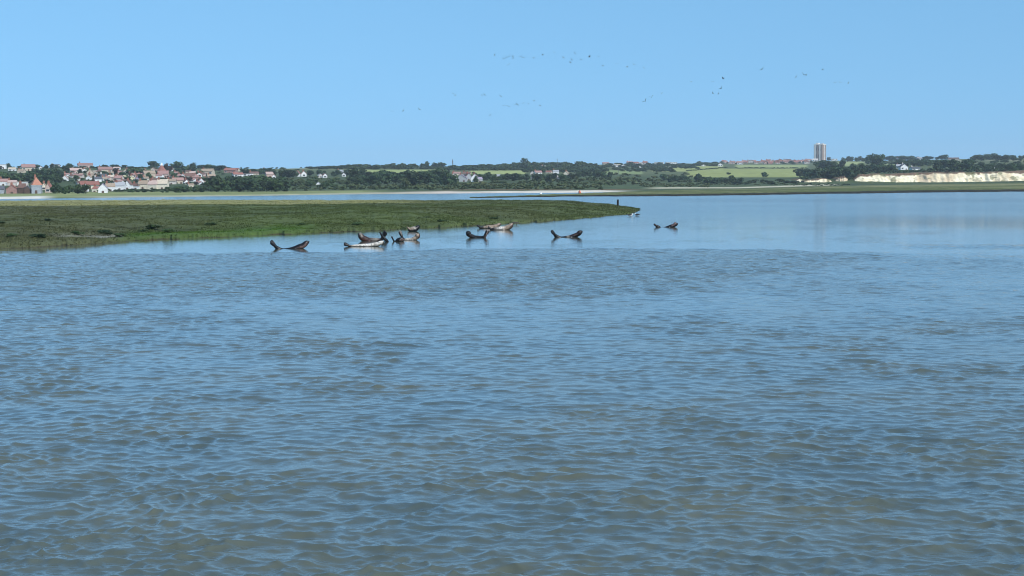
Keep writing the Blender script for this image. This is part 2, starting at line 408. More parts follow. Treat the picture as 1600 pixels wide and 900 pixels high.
# ------------------------------------------------------------------ low saltmarsh across the water on the right
def build_right_marsh():
    ks = [735, 800, 900, 980, 1060, 1160, 1280, 1400, 1600, 2500]
    wl = [309.4, 308.4, 306.8, 306.6, 306.2, 305.0, 303.0, 301.4, 299.0, 292.5]
    bd = [470, 490, 560, 680, 820, 900, 1010, 1105, 1120, 1120]
    bp = [308.8, 306.4, 303.2, 300.2, 297.0, 295.2, 291.2, 288.6, 285.2, 277]
    pxs = np.concatenate([np.linspace(735, 1650, 520), np.linspace(1660, 2500, 60)])
    t = np.linspace(0, 1, 90) ** 1.4
    WL = np.interp(pxs, ks, wl) + (fbm(pxs / 22, pxs * 0 + 4, 3) - .5) * .7
    D0 = np.array([at_z(p, q).y for p, q in zip(pxs, WL)]); D1 = np.interp(pxs, ks, bd)
    Z1 = np.array([z_img(p, q, d) for p, q, d in zip(pxs, np.interp(pxs, ks, bp), D1)])
    DD = D0[None] + (D1 - D0)[None] * t[:, None]
    DD[0] -= 1.0
    lip = np.interp(pxs, [735, 850, 1000, 1600], [.1, .3, .4, .5])
    Z = lip[None] * smooth(0, .012, t)[:, None] + np.maximum(Z1 - lip, .0)[None] * t[:, None] + (fbm(pxs[None] / 9 + 0 * DD, DD / 9, 3) - .5) * .35 * smooth(0, .05, t)[:, None]
    Z[0] = -.4
    P = np.repeat(pxs[None], len(t), 0); X = (P - 800) / FPX * DD
    n = fbm(X / 25, DD / 12, 4); n2 = fbm(X / 120 + 3, DD / 40, 3)
    c = lambda *a: np.array(a)
    col = c(.092, .112, .034) * (.6 + .8 * n[..., None])
    k = smooth(.45, .62, n2)[..., None]; col = col * (1 - k) + c(.17, .175, .072) * k
    k = np.exp(-((t - .62) / .07) ** 2)[:, None, None] * smooth(1150, 1330, P)[..., None] * .8; col = col * (1 - k) + c(.24, .22, .11) * k
    k = np.clip(1.4 - t / .06, 0, 1)[:, None, None]; col = col * (1 - k) + c(.028, .026, .018) * k
    k = (smooth(.88, 1, t)[:, None] * smooth(1200, 1300, P))[..., None] * .6; col = col * (1 - k) + c(.10, .085, .04) * k
    o = mesh_np('marsh_flat', np.stack([X, DD, Z], -1).reshape(-1, 3), grid_faces(len(t), len(pxs)), mat_attr('marsh_flat_ground', amp=.3, scale=.5, bump=.3), cols=col.reshape(-1, 3))
    tag(o, kind='structure')
build_right_marsh()

# ------------------------------------------------------------------ near saltmarsh spit
MK = [-900, 0, 60, 150, 190, 280, 400, 560, 700, 800, 900, 950, 985, 1000]
MN = [430, 389.5, 386.5, 381, 377.5, 373.5, 368, 361.5, 355.5, 349.5, 342.5, 338, 334.5, 328]    # waterline rows in the photograph
MBK = [330, 340, 338, 335, 332, 326, 314, 290, 275, 278, 266, 246, 232, 224]                    # distance of the back edge
def marsh_edge(px):
    return np.interp(px, MK, MN) + (fbm(px / 16, px * 0 + 1.5, 4) - .5) * 3.2 * smooth(1000, 930, px)
def build_marsh():
    pxs = np.concatenate([np.linspace(-900, -60, 100), np.linspace(-55, 1000, 900)])
    t = np.linspace(0, 1, 300) ** 1.25
    D0 = np.array([at_z(p, q).y for p, q in zip(pxs, marsh_edge(pxs))]); D1 = np.maximum(np.interp(pxs, MK, MBK), D0 + 2)
    DD = D0[None] + (D1 - D0)[None] * t[:, None]; P = np.repeat(pxs[None], len(t), 0); X = (P - 800) / FPX * DD
    E = DD - D0[None]; Bk = D1[None] - DD
    top = np.interp(P, [-900, 700, 880, 950, 1000], [.95, .9, .8, .38, .05])
    n1 = fbm(X / 5, DD / 9, 4); n2 = fbm(X / 22 + 5, DD / 40, 3); n3 = fbm(X / 1.6, DD / 2.2, 3)
    Z = top * (0.28 * smooth(0, 1.6, E + (n3 - .5) * 1.2) + .72 * smooth(1.5, 34, E + (n1 - .5) * 18)) * smooth(0, 5, Bk)
    Z = Z + ((n1 - .5) * .34 + (n3 - .5) * .16) * smooth(0.3, 3, E) * smooth(0, 8, Bk)
    # muddy creek behind the left-hand shore
    ck = np.exp(-((DD - (D0[None] + 6.0 + (n2 - .5) * 5)) / 2.2) ** 2) * smooth(70, 110, P) * (1 - smooth(178, 200, P))
    Z = Z * (1 - .8 * np.clip(ck, 0, 1)); Z[0] = -.5; Z = np.where(Bk < .01, -.5, Z)
    c = lambda *a: np.array(a)
    mix = lambda a, b, k: a * (1 - k[..., None]) + b * k[..., None]
    left = 1 - smooth(150, 420, P)
    g = c(.076, .100, .034) * (.76 + .48 * n1[..., None])
    g = mix(g, c(.084, .092, .042) * (.8 + .4 * n1[..., None]), np.clip(left * .75 + smooth(.5, .66, n2) * .5, 0, 1))
    g = mix(g, c(.060, .125, .018), np.exp(-((E - 5) / 5) ** 2) * smooth(150, 230, P) * (1 - smooth(450, 520, P)) * .85)
    zone = smooth(222, 232, DD + (n2 - .5) * 10) * (1 - smooth(560, 730, P))
    g = mix(g, c(.25, .245, .105) * (.8 + .4 * n1[..., None]), zone)
    st = smooth(.5, .62, fbm(X / 9 + 11, DD / 2.2, 4)); g = g * (1 - .24 * st[..., None] * smooth(2, 8, E)[..., None])
    g = mix(g, c(.20, .20, .17), np.clip(ck * 1.4, 0, 1))
    g = mix(g, c(.045, .038, .026), 1 - smooth(.0, .5, E))
    o = mesh_np('saltmarsh', np.stack([X, DD, Z], -1).reshape(-1, 3), grid_faces(len(t), len(pxs)), mat_attr('saltmarsh_ground', amp=.22, scale=1.2, bump=.07), cols=g.reshape(-1, 3))
    tag(o, kind='structure')
    # ---- grass tufts
    from bisect import bisect
    n = 70000
    # even over the ground but thinned with distance
    u = rng.random(n); pi = rng.integers(100, len(pxs) - 2, n)
    inv = 1 / D0[pi] + (1 / D1[pi] - 1 / D0[pi]) * u; d = 1 / inv
    ti = np.searchsorted(t, np.clip((d - D0[pi]) / (D1[pi] - D0[pi]), 0, 1)).clip(1, len(t) - 2)
    bx, by, bz = X[ti, pi], DD[ti, pi], Z[ti, pi]; gc = g[ti, pi]
    keep = (E[ti, pi] > .25) & (Bk[ti, pi] > .8) & (ck[ti, pi] < .3) & (rng.random(n) < .25 + .75 * smooth(.4, .6, fbm(bx / 3, by / 4, 2)))
    bx, by, bz, gc = bx[keep], by[keep], bz[keep], gc[keep]; n = len(bx)
    K = 6
    rep = lambda q: np.repeat(q, K, 0)
    hh = rep(rng.uniform(.04, .13, n) * (1 + .7 * (rng.random(n) < .06)) * np.interp(by, [70, 240], [.85, 1.15])); bx, by, bz, gc = rep(bx), rep(by), rep(bz), rep(gc)
    m_ = len(bx); ox = rng.normal(0, .11, m_); oy = rng.normal(0, .11, m_); th = rng.uniform(0, math.pi, m_); wd = rng.uniform(.015, .035, m_) * np.interp(by, [70, 240], [.8, 2.0])
    hh = hh * rng.uniform(.6, 1.1, m_); lx = rng.normal(.06, .09, m_); ly = rng.normal(0, .09, m_)
    cx, cy = bx + ox, by + oy
    v = np.empty((m_, 3, 3)); v[:, 0] = np.stack([cx - np.cos(th) * wd, cy - np.sin(th) * wd, bz - .04], -1)
    v[:, 1] = np.stack([cx + np.cos(th) * wd, cy + np.sin(th) * wd, bz - .04], -1); v[:, 2] = np.stack([cx + lx, cy + ly, bz + hh], -1)
    vc = np.repeat(gc * rng.uniform(.9, 1.22, (m_, 1)), 3, 0)
    o = mesh_np('marsh_grass', v.reshape(-1, 3), np.arange(m_ * 3).reshape(-1, 3), mat_attr('marsh_grass_blades', amp=.15, scale=1.0, bump=.0), False, cols=vc)
    tag(o, 'short green saltmarsh grass covering the low spit of land', 'grass', kind='stuff')
    def zat(px_, d_):
        i = int(np.clip(np.searchsorted(pxs, px_), 1, len(pxs) - 1)); j = int(np.clip(np.searchsorted(DD[:, i], d_), 1, len(t) - 1)); return Vector((X[j, i], DD[j, i], Z[j, i]))
    def on_marsh(px_, py_):
        i = int(np.clip(np.searchsorted(pxs, px_), 1, len(pxs) - 1)); _, yy = project(X[:, i], DD[:, i], Z[:, i])
        j = np.where(yy <= py_)[0]; j = j[0] if len(j) else -2
        return Vector((X[j, i], DD[j, i], Z[j, i]))
    return on_marsh
on_marsh = build_marsh()

# ------------------------------------------------------------------ trees
def crown_mesh(name, seed, shape, mat, lobes=14, leaves=70, leaf=.055):
    """a crown about 1 wide and 1 high: leaf sprays clustered in lobes of uneven size, with gaps"""
    q = np.random.default_rng(seed); V = []; F = []
    cs = []
    for i in range(lobes):
        for _ in range(40):
            p = q.uniform(-1, 1, 3); 
            if shape == 'round': ok = np.linalg.norm(p) < 1
            elif shape == 'tall': ok = np.linalg.norm(p) < 1
            elif shape == 'cone': ok = p[2] < 1 and math.hypot(p[0], p[1]) < .95 * (1 - (p[2] + 1) / 2) + .08
            else: ok = np.linalg.norm(p) < 1
            if ok: break
        s = {'round': (.34, .34, .36), 'tall': (.24, .24, .40), 'cone': (.36, .36, .44), 'bush': (.40, .40, .30)}[shape]
        r = q.uniform(.11, .22) * (1 if shape != 'tall' else .8) * (1 if shape != 'cone' else .65)
        cs.append((p * s + np.array([0, 0, .52 if shape != 'bush' else .42]), r))
    for c, r in cs:
        d = q.normal(size=(leaves, 3)); d /= np.linalg.norm(d, axis=1)[:, None]
        rr = r * q.uniform(.55, 1.12, leaves); p = c + d * rr[:, None] * np.array([1.1, 1.1, .9])
        nrm = d + q.normal(size=(leaves, 3)) * .55 + np.array([0, 0, .35]); nrm /= np.linalg.norm(nrm, axis=1)[:, None]
        a = np.cross(nrm, q.normal(size=(leaves, 3))); a /= np.linalg.norm(a, axis=1)[:, None]; b = np.cross(nrm, a)
        sz = leaf * q.uniform(.5, 1.3, leaves)[:, None]
        k = sum(len(x) for x in V)
        quad = np.stack([p - a * sz - b * sz * .4, p + a * sz * .3 - b * sz * .9, p + a * sz + b * sz * .4, p - a * sz * .4 + b * sz * .9], 1)
        quad[..., 2] = np.maximum(quad[..., 2], .03)
        V.append(quad.reshape(-1, 3)); F.append(k + np.arange(leaves * 4).reshape(-1, 4))
    return np.concatenate(V), np.concatenate(F)
CR = {}
def crowns(shape, kind, nvar=4):
    key = (shape, kind)
    if key not in CR:
        CR[key] = []
        for s in range(nvar):
            v, f = crown_mesh('crown', hash_(shape, kind, s), shape, None)
            CR[key].append(mesh_np('crown', v, f, LEAF[kind], False, parent=False))
    return CR[key]
def hash_(*a): return sum(ord(ch) * (i + 3) for i, ch in enumerate(''.join(map(str, a)))) * 7 + 1
def trunk_mesh(seed):
    q = random.Random(seed); mb = MB()
    mb.bar((0, 0, -.12), (q.uniform(-.02, .02), 0, .30), .030, .020)
    for i in range(4):
        t = q.uniform(0, 6.28); mb.bar((0, 0, .24 + .05 * i), (math.cos(t) * .2, math.sin(t) * .2, .45 + .1 * i), .013, .004, 5)
    mb.bar((0, 0, .29), (0.01, 0, .8), .019, .004)
    return mb.mesh('trunk', BARK)
TRUNKS = [trunk_mesh(s) for s in range(4)]
n_tree = 0
def tree(px, py, hpx, wpx, kind='dark', shape='round', label=None, group=None, name=None, place=None):
    global n_tree
    p = place or ground_at(px, py); s = p.y / FPX
    nm = name or ('tree' if hpx > 6.5 or shape != 'bush' else 'bush')
    t = empty(nm, p, rnd.uniform(0, 6.28))
    cr = link('crown', rnd.choice(crowns(shape, kind)), t); cr.scale = (wpx * s * 1.2, wpx * s * 1.2, hpx * s * 1.12); cr.location = (0, 0, -.06 * hpx * s)
    if shape != 'bush' or True:
        tr = link('trunk', TRUNKS[n_tree % 4], t); tr.scale = (hpx * s * .8, hpx * s * .8, hpx * s)
    tag(t, label or 'tree', 'bush' if nm == 'bush' else 'tree', group); n_tree += 1
    return t
def stand(x0, x1, y0, y1, n, h0, h1, kind, label, shape='round', asp=1.05, y_slope=0.0, name=None):
    g = label + 's' if False else 'trees: ' + label
    for i in range(n):
        u = (i + rnd.uniform(.15, .85)) / n; px = x0 + (x1 - x0) * u
        py = rnd.uniform(y0, y1) + y_slope * (px - x0)
        h = rnd.uniform(h0, h1); k = kind if isinstance(kind, str) else rnd.choice(kind)
        tree(px, py, h, h * asp * rnd.uniform(.85, 1.25), k, shape, label, g, name)
def T(px, py, h, w_, kind, label, shape='round'): tree(px, py, h, w_, kind, shape, label)

# trees of the village hillside, left
stand(4, 100, 285, 289, 10, 13, 20, ('dark', 'mid'), 'broad green tree in the belt behind the leftmost waterside houses')
stand(0, 40, 262, 266, 4, 6, 9, 'dark', 'dark tree on the crest above the far left white houses', asp=1.4)
stand(60, 102, 276, 282, 5, 12, 17, ('dark', 'mid'), 'dark tree on the slope behind the steep orange roof')
stand(84, 134, 302, 303.5, 6, 12, 17, ('mid', 'dark'), 'rounded green tree at the shore between the orange roof and the red terrace')
T(108, 270, 14, 13, 'dark', 'tall dark tree left of the long red roofed row on the crest')
T(114, 261, 7, 13, 'dark', 'dark tree cresting the skyline left of the long red roof')
stand(60, 95, 262, 264, 4, 5, 7, 'dark', 'small dark tree on the skyline above the pink roofed villa', asp=1.3)
stand(158, 202, 262, 263, 5, 4, 6, 'dark', 'low dark tree on the village skyline between red roofs', asp=1.8)
stand(200, 236, 270, 274, 5, 8, 12, ('dark', 'mid'), 'dark green tree below the village skyline left of the oast house', asp=1.3)
T(240, 261, 10, 16, 'dark', 'large flat topped dark tree on the skyline left of the oast cowl')
T(249, 261, 7, 12, 'dark', 'smaller dark tree just left of the oast house cone')
T(264, 270, 15, 14, 'copper', 'copper brown tree right beside the oast house cone')
T(273, 264, 9, 9, 'mid', 'grey green tree behind the copper brown tree')
T(283, 272, 19, 19, 'dark', 'big dark round tree on the skyline right of the oast house')
T(296, 268, 10, 8, 'olive', 'pale narrow tree between two dark skyline trees')
T(304, 270, 17, 14, 'dark', 'dark pointed tree second along the skyline from the oast house')
stand(316, 352, 264, 268, 5, 7, 10, 'dark', 'dark tree on the skyline right of the village centre', asp=1.5)
stand(262, 324, 300, 301, 8, 10, 13, ('dark', 'dark', 'mid'), 'dense dark bush in the waterside row below the brown roofed houses', 'bush', 1.25)
stand(330, 452, 299, 300, 13, 19, 24, ('dark', 'mid'), 'tall bushy tree in the front rank of the waterside wood')
stand(334, 448, 293, 295, 12, 18, 22, ('mid', 'dark'), 'tree in the rear rank of the waterside wood')
stand(378, 436, 272, 274, 7, 7, 10, 'dark', 'dark tree among the red roofs behind the waterside wood', asp=1.3)
stand(440, 464, 277, 279, 4, 11, 14, 'dark', 'dark tree in the clump left of the twin white gables', asp=1.1)
stand(484, 560, 272, 276, 7, 7, 11, ('dark', 'mid'), 'dark tree on the slope between the white cottages', asp=1.2)
stand(452, 556, 284, 298, 24, 7, 11, ('mid', 'olive'), 'mid green bushy tree on the scrubby slope right of the waterside wood', 'bush', 1.35)
stand(104, 202, 272, 290, 15, 6, 10, ('dark', 'dark', 'mid', 'copper'), 'garden tree between the roofs of the village slope left of the big white gable', asp=1.15)
stand(204, 330, 273, 291, 19, 6, 10, ('dark', 'dark', 'mid', 'copper'), 'garden tree between the roofs of the village slope around the oast house', asp=1.15)
stand(150, 262, 299.5, 301, 12, 3.5, 5.5, ('dark', 'mid'), 'low garden bush in front of the waterside village houses', 'bush', 1.6)
# middle
stand(548, 706, 287, 291, 17, 17, 24, 'dark', 'tall dark tree in the long dark belt below the pale field')
stand(552, 700, 279, 282, 13, 12, 16, 'dark', 'dark tree at the back of the long belt below the pale field')
T(636, 294, 17, 13, 'olive', 'pale grey green tree standing out in front of the long dark belt')
stand(735, 830, 281, 286, 12, 9, 14, ('dark', 'mid'), 'dark tree among the grey gabled houses below the middle field')
stand(838, 900, 280, 286, 8, 9, 14, 'dark', 'dark tree among the white houses on the middle slope')
stand(900, 960, 275, 279, 6, 9, 12, 'dark', 'dark tree at the right edge of the houses on the middle slope')
T(660, 262, 7.5, 9, 'dark', 'small dark skyline tree, first left of the pylon pair')
T(668, 262, 9.5, 9, 'dark', 'pointed dark skyline tree, second left of the pylon')
T(682, 262, 8.5, 13, 'dark', 'dark skyline tree left of the pylon, with a twin close by')
T(692, 262, 9, 12, 'dark', 'dark skyline tree nearest the pylon on its left')
T(822, 256, 12, 14, 'dark', 'tallest tree of the wood on the middle skyline', 'round')
# right
stand(1020, 1054, 266, 269, 4, 5, 8, 'dark', 'dark tree at the left end of the large green field', asp=1.2)
stand(1036, 1100, 282, 285, 8, 8, 12, 'dark', 'dark tree on the flat ground left of the marsh wood')
stand(1100, 1158, 286, 290, 9, 9, 13, ('dark', 'mid'), 'tree in the dark marsh wood under the large green field', asp=1.3)
T(1197, 277.5, 9, 13, 'dark', 'lone round dark tree at the lower right of the large green field')
T(1139, 273, 4, 6, 'dark', 'tiny bush alone on the large green field')
stand(1160, 1245, 284, 289, 10, 4, 6, ('dark', 'mid'), 'low bush in the line at the foot of the large green field', 'bush', 2.0)
stand(1248, 1282, 276, 279, 6, 11, 15, 'dark', 'dark tree on the left flank of the wood above the cliffs')
stand(1278, 1352, 277.5, 280, 11, 15, 20, 'dark', 'dark tree in the front rank of the wood above the white cliffs')
stand(1280, 1316, 262, 266, 5, 11, 15, ('dark', 'mid'), 'dark tree on the wooded rise below the tower block', asp=1.1)
T(1332, 264, 9, 12, 'mid', 'yellow green tree in front of the pale field right of the tower')
T(1348, 268, 15, 13, 'mid', 'mid green tree right of the pale field')
T(1296, 250, 6, 8, 'dark', 'small dark tree alone beside the foot of the tower block')
stand(1316, 1352, 252, 253.5, 6, 7, 10, 'dark', 'dark skyline tree right of the tower block')
T(1358, 258, 17, 15, 'dark', 'tall dark tree left of the highest treetop above the cliffs')
T(1369, 262, 23, 19, 'dark', 'highest treetop above the white cliffs')
T(1377, 260, 18, 14, 'dark', 'tall dark tree right of the highest treetop above the cliffs')
stand(1356, 1400, 268, 271, 8, 10, 14, 'dark', 'dark tree in the hollow left of the white gabled clifftop house')
stand(1404, 1452, 259, 262, 8, 8, 12, 'dark', 'dark tree behind the white gabled clifftop house')
stand(1456, 1520, 264, 267, 7, 15, 19, 'dark', 'big dark tree in the wood on top of the long cliff')
stand(1522, 1600, 263, 267, 10, 7, 12, ('mid', 'dark'), 'green tree on the slope over the right end of the long cliff', asp=1.3)
stand(1382, 1480, 248, 250, 14, 5, 8, 'dark', 'small dark skyline tree right of the highest treetop', asp=1.4)
stand(1518, 1604, 250, 252, 12, 8, 12, ('dark', 'dark', 'mid'), 'dark tree on the far right skyline', asp=1.2)
stand(1442, 1600, 271, 273, 14, 3, 5, ('dark', 'copper'), 'low bush on the very edge of the long cliff', 'bush', 1.8, -.03)

# far woods and scrub that read as one mass
def mass(name, label, mat, spots, lobes=7, leaves=34, leaf=.10, shape='round'):
    prot = [crown_mesh('x', 900 + i, shape, None, lobes, leaves, leaf) for i in range(5)]
    V = []; F = []; k = 0
    for (px, py, h, w_) in spots:
        p = ground_at(px, py); s = p.y / FPX; v, f = prot[rnd.randrange(5)]; a = rnd.uniform(0, 6.28)
        c_, s_ = math.cos(a), math.sin(a); u = v.copy()
        u[:, 0], u[:, 1] = (v[:, 0] * c_ - v[:, 1] * s_) * w_ * s, (v[:, 0] * s_ + v[:, 1] * c_) * w_ * s
        u[:, 2] = (v[:, 2] - .1) * h * s; u += np.array(p)
        V.append(u); F.append(f + k); k += len(u)
    o = mesh_np(name, np.concatenate(V), np.concatenate(F), mat, False)
    tag(o, label, 'woodland', kind='stuff')
def row(x0, x1, y0, y1, n, h0, h1, asp=1.2, tops=None):
    o = []
    for i in range(n):
        px = x0 + (x1 - x0) * (i + rnd.random()) / n; py = rnd.uniform(y0, y1); h = rnd.uniform(h0, h1)
        if tops: h = max(2.5, py - np.interp(px, tops[0], tops[1]) + rnd.uniform(-1.2, .6))
        o.append((px, py, h, h * asp * rnd.uniform(.8, 1.3) if not tops else rnd.uniform(7, 13)))
    return o
W_DARK = leaf_world('wood_leaf', (.024, .050, .024), (.060, .095, .038), .03)
W_MID = leaf_world('scrub_leaf', (.045, .078, .028), (.115, .135, .055), .03)
sky_x = [480, 520, 540, 560, 600, 612, 625, 640, 648, 656, 700, 715, 740, 760, 790, 812, 822, 840, 860, 905, 925, 945]
sky_y = [259, 256.5, 254.5, 254, 253.5, 252, 251, 251.3, 254, 258, 258, 256, 253.5, 253.5, 252.5, 248.5, 246.5, 249, 248.2, 247.2, 250, 254]
sp = row(482, 945, 262, 264, 90, 0, 0, tops=(sky_x, sky_y)) + row(700, 930, 264, 266, 40, 7, 10) + row(820, 945, 266, 270, 26, 7, 9)
sp += row(945, 1090, 258, 263, 46, 5, 7.5) + row(1085, 1122, 257, 259, 12, 6, 8)
sp += row(1122, 1280, 253, 256, 18, 3, 5) + row(960, 1050, 264, 268, 24, 4, 6)
mass('woodland', 'dark unbroken wood along the middle skyline', W_DARK, [(a, b, c_, d * 1.5) for a, b, c_, d in sp] + [(a + 3, b + 1, c_ * .8, d * 1.5) for a, b, c_, d in sp], 8, 34, .10, 'bush')
sp = row(560, 940, 291, 296.5, 150, 5, 8, 1.6) + row(820, 1000, 280, 290, 90, 5, 8, 1.5) + row(700, 830, 286, 293, 40, 5, 8, 1.4)
sp += row(930, 1110, 272, 292, 110, 3.5, 6, 1.8) + row(1000, 1110, 289, 293, 30, 3, 4, 2) + row(1100, 1260, 286, 290, 40, 2.5, 4, 2)
sp += row(448, 560, 278, 298, 70, 4, 6, 1.6)
mass('scrub', 'grey green scrub and brambles along the low shore and middle slope', W_MID, sp, 5, 26, .13, 'bush')
sp = row(1250, 1360, 279, 282, 26, 5, 8, 1.4) + row(1352, 1460, 268, 271, 34, 5, 8, 1.3) + row(1450, 1610, 266, 269, 50, 6, 9, 1.3)
sp += row(1380, 1470, 252, 260, 50, 5, 8, 1.3) + row(1470, 1610, 254, 264, 60, 4, 8, 1.3) + row(1150, 1262, 262.5, 263.5, 34, 1.6, 2.4, 2.5)
sp += [(x, 267.5 - (x - 1075) * .085, rnd.uniform(2, 3), 5) for x in range(1075, 1136, 2)] + row(1280, 1350, 266, 274, 40, 8, 11, 1.2)
sp += row(0, 330, 262, 264, 70, 3, 5, 2.2) + row(0, 330, 268, 291, 170, 3.5, 6.5, 1.6) + row(180, 330, 297, 300, 40, 3, 5, 1.8) + row(330, 480, 262, 273, 60, 2.5, 4.5, 1.8)
sp += row(1240, 1330, 288, 290.5, 30, 2.0, 3.5, 2)
mass('hedgerow', 'dark hedges and garden greenery filling the gaps of the hillsides', W_DARK, sp, 5, 28, .12, 'bush')

# shrubs on the near saltmarsh
for (px, py, h, w_) in [(60, 373, 11, 26), (18, 371, 8, 18), (122, 367, 9, 18), (165, 367, 11, 26), (186, 371, 9, 20), (240, 360, 12, 22), (262, 364, 9, 18), (76, 346, 7, 9), (330, 352, 6, 18), (225, 363, 5, 14),
                        (560, 352, 6, 18), (690, 347, 5, 16), (470, 352, 5, 14), (770, 342, 4, 16), (1, 350, 5, 14)]:
    p = on_marsh(px, py)
    tree(px, py, h * .85, w_, 'mid' if px not in (76, 60, 165) else 'dark', 'bush', {76: 'small upright dark shrub alone on the saltmarsh behind the others', 240: 'leafy green shrub by the bright green shore grass'}.get(px, 'low dark shrub in the rough grass of the near saltmarsh'),
         None if px in (76, 240) else 'low shrubs on the near saltmarsh', 'shrub', place=p)

# ------------------------------------------------------------------ chalk cliffs
def cliff(name, xs, tops, bots, label, D=1140, c1=(.74, .63, .43), c2=(.86, .77, .56)):
    n = 260; m_ = 34
    px = np.linspace(xs[0], xs[-1], n); tp = np.interp(px, xs, tops); bt = np.interp(px, xs, bots)
    tp = tp + (fbm(px / 6, px * 0 + xs[0], 3) - .5) * 3.6
    v = np.linspace(0, 1, m_)
    P = np.repeat(px[None], m_, 0); 
    ZB = np.array([z_img(a, b, D) for a, b in zip(px, bt)]) - 1.0; ZT = np.array([z_img(a, b, D) for a, b in zip(px, tp)])
    Z = ZB[None] + (ZT - ZB)[None] * v[:, None]
    X = (P - 800) / FPX * D
    flute = np.abs(fbm(X / 7, Z / 16, 4) - .5) * 9 + np.abs(fbm(X / 2.2 + 30, Z / 6, 3) - .5) * 3.0 + (fbm(X / 30, Z * 0, 2) - .5) * 12
    Y = D + flute + v[:, None] * 4.5 - 3 + (fbm(X / 1.5, Z / 1.0, 2) - .5) * .8
    back = np.stack([X[-1], Y[-1] + 26, Z[-1] + .3], -1)
    V = np.concatenate([np.stack([X, Y, Z], -1).reshape(-1, 3), back])
    q = fbm(X / 5, Z / 2.5 + 4, 4); q2 = fbm(X / 14 + 9, Z / 9, 3)
    col = np.array(c1) * (1 - smooth(.35, .65, q))[..., None] + np.array(c2) * smooth(.35, .65, q)[..., None]
    stain = smooth(.55, .72, q2)[..., None] * .55; col = col * (1 - stain) + np.array([.46, .33, .22]) * stain
    soil = smooth(.80, .93, v[:, None] + (q - .5) * .45)[..., None]; col = col * (1 - soil) + np.array([.16, .105, .07]) * soil
    plants = (smooth(.60, .68, fbm(X / 3 + 50, Z / 3, 3)) * .7)[..., None]; col = col * (1 - plants) + np.array([.13, .14, .06]) * plants
    cols = np.concatenate([col.reshape(-1, 3), np.tile([[.10, .10, .05]], (n, 1))])
    o = mesh_np(name, V, grid_faces(m_ + 1, n), mat_attr(name + '_chalk', amp=.12, scale=.5, bump=.25), cols=cols)
    tag(o, label, 'cliff')
cliff('chalk_cliff', [1336, 1345, 1375, 1385, 1450, 1520, 1600, 1750], [280, 271.5, 272, 272.5, 270, 269.5, 267.5, 263], [284.3, 284.5, 285.5, 286.5, 284.0, 283.0, 281.0, 278], 'long cream white chalk cliff with brown soil top at the right')
cliff('chalk_cliff', [1306, 1311, 1322, 1326], [283, 277.0, 276.4, 279], [285.5, 286, 286, 286], 'short white chalk face between two dark trees left of the long cliff', D=1138)
cliff('chalk_cliff', [1258, 1266, 1280, 1292, 1301], [284, 281.5, 280.5, 279.0, 281.5], [286.5, 287, 288, 286.5, 286], 'low white chalk bank furthest left under the wood', D=1134)
cliff('chalk_bank', [1245, 1250, 1262, 1266], [281.5, 278.8, 281.8, 283.2], [283.5, 283.5, 284.8, 285], 'small slanting pale chalk scar at the left end of the wood', D=1150)

# ------------------------------------------------------------------ houses
PAL = {'white': (.78, .77, .74), 'cream': (.70, .63, .50), 'beige': (.52, .44, .34), 'grey': (.36, .37, .38), 'pink': (.52, .38, .33), 'brick': (.30, .13, .09),
       'brown': (.10, .065, .05), 'blue': (.35, .38, .42), 'red': (.30, .13, .10), 'orange': (.42, .19, .125), 'tan': (.34, .26, .19), 'slate': (.10, .105, .12),
       'yellow': (.72, .66, .42), 'pale': (.55, .50, .45), 'rose': (.34, .20, .175), 'mauve': (.33, .28, .36), 'umber': (.17, .10, .08)}
HM = {}
def hm(c, use):
    if (c, use) not in HM:
        a = PAL[c]; HM[(c, use)] = mat_noise(f'{c}_{use}', tuple(x * .84 for x in a), tuple(min(.82, x * 1.12) for x in a), scale=1.3 if use == 'wall' else 2.2, rough=.85, obj_random=.10)
    return HM[(c, use)]
GLASS, _t, _b = material('window_glass'); _b.inputs['Base Color'].default_value = (.045, .055, .065, 1); _b.inputs['Roughness'].default_value = .12
DOORM = mat_noise('door_paint', (.08, .05, .04), (.13, .08, .06), scale=3)
WHITE = mat_noise('white_paint', (.70, .70, .68), (.80, .80, .78), scale=2)
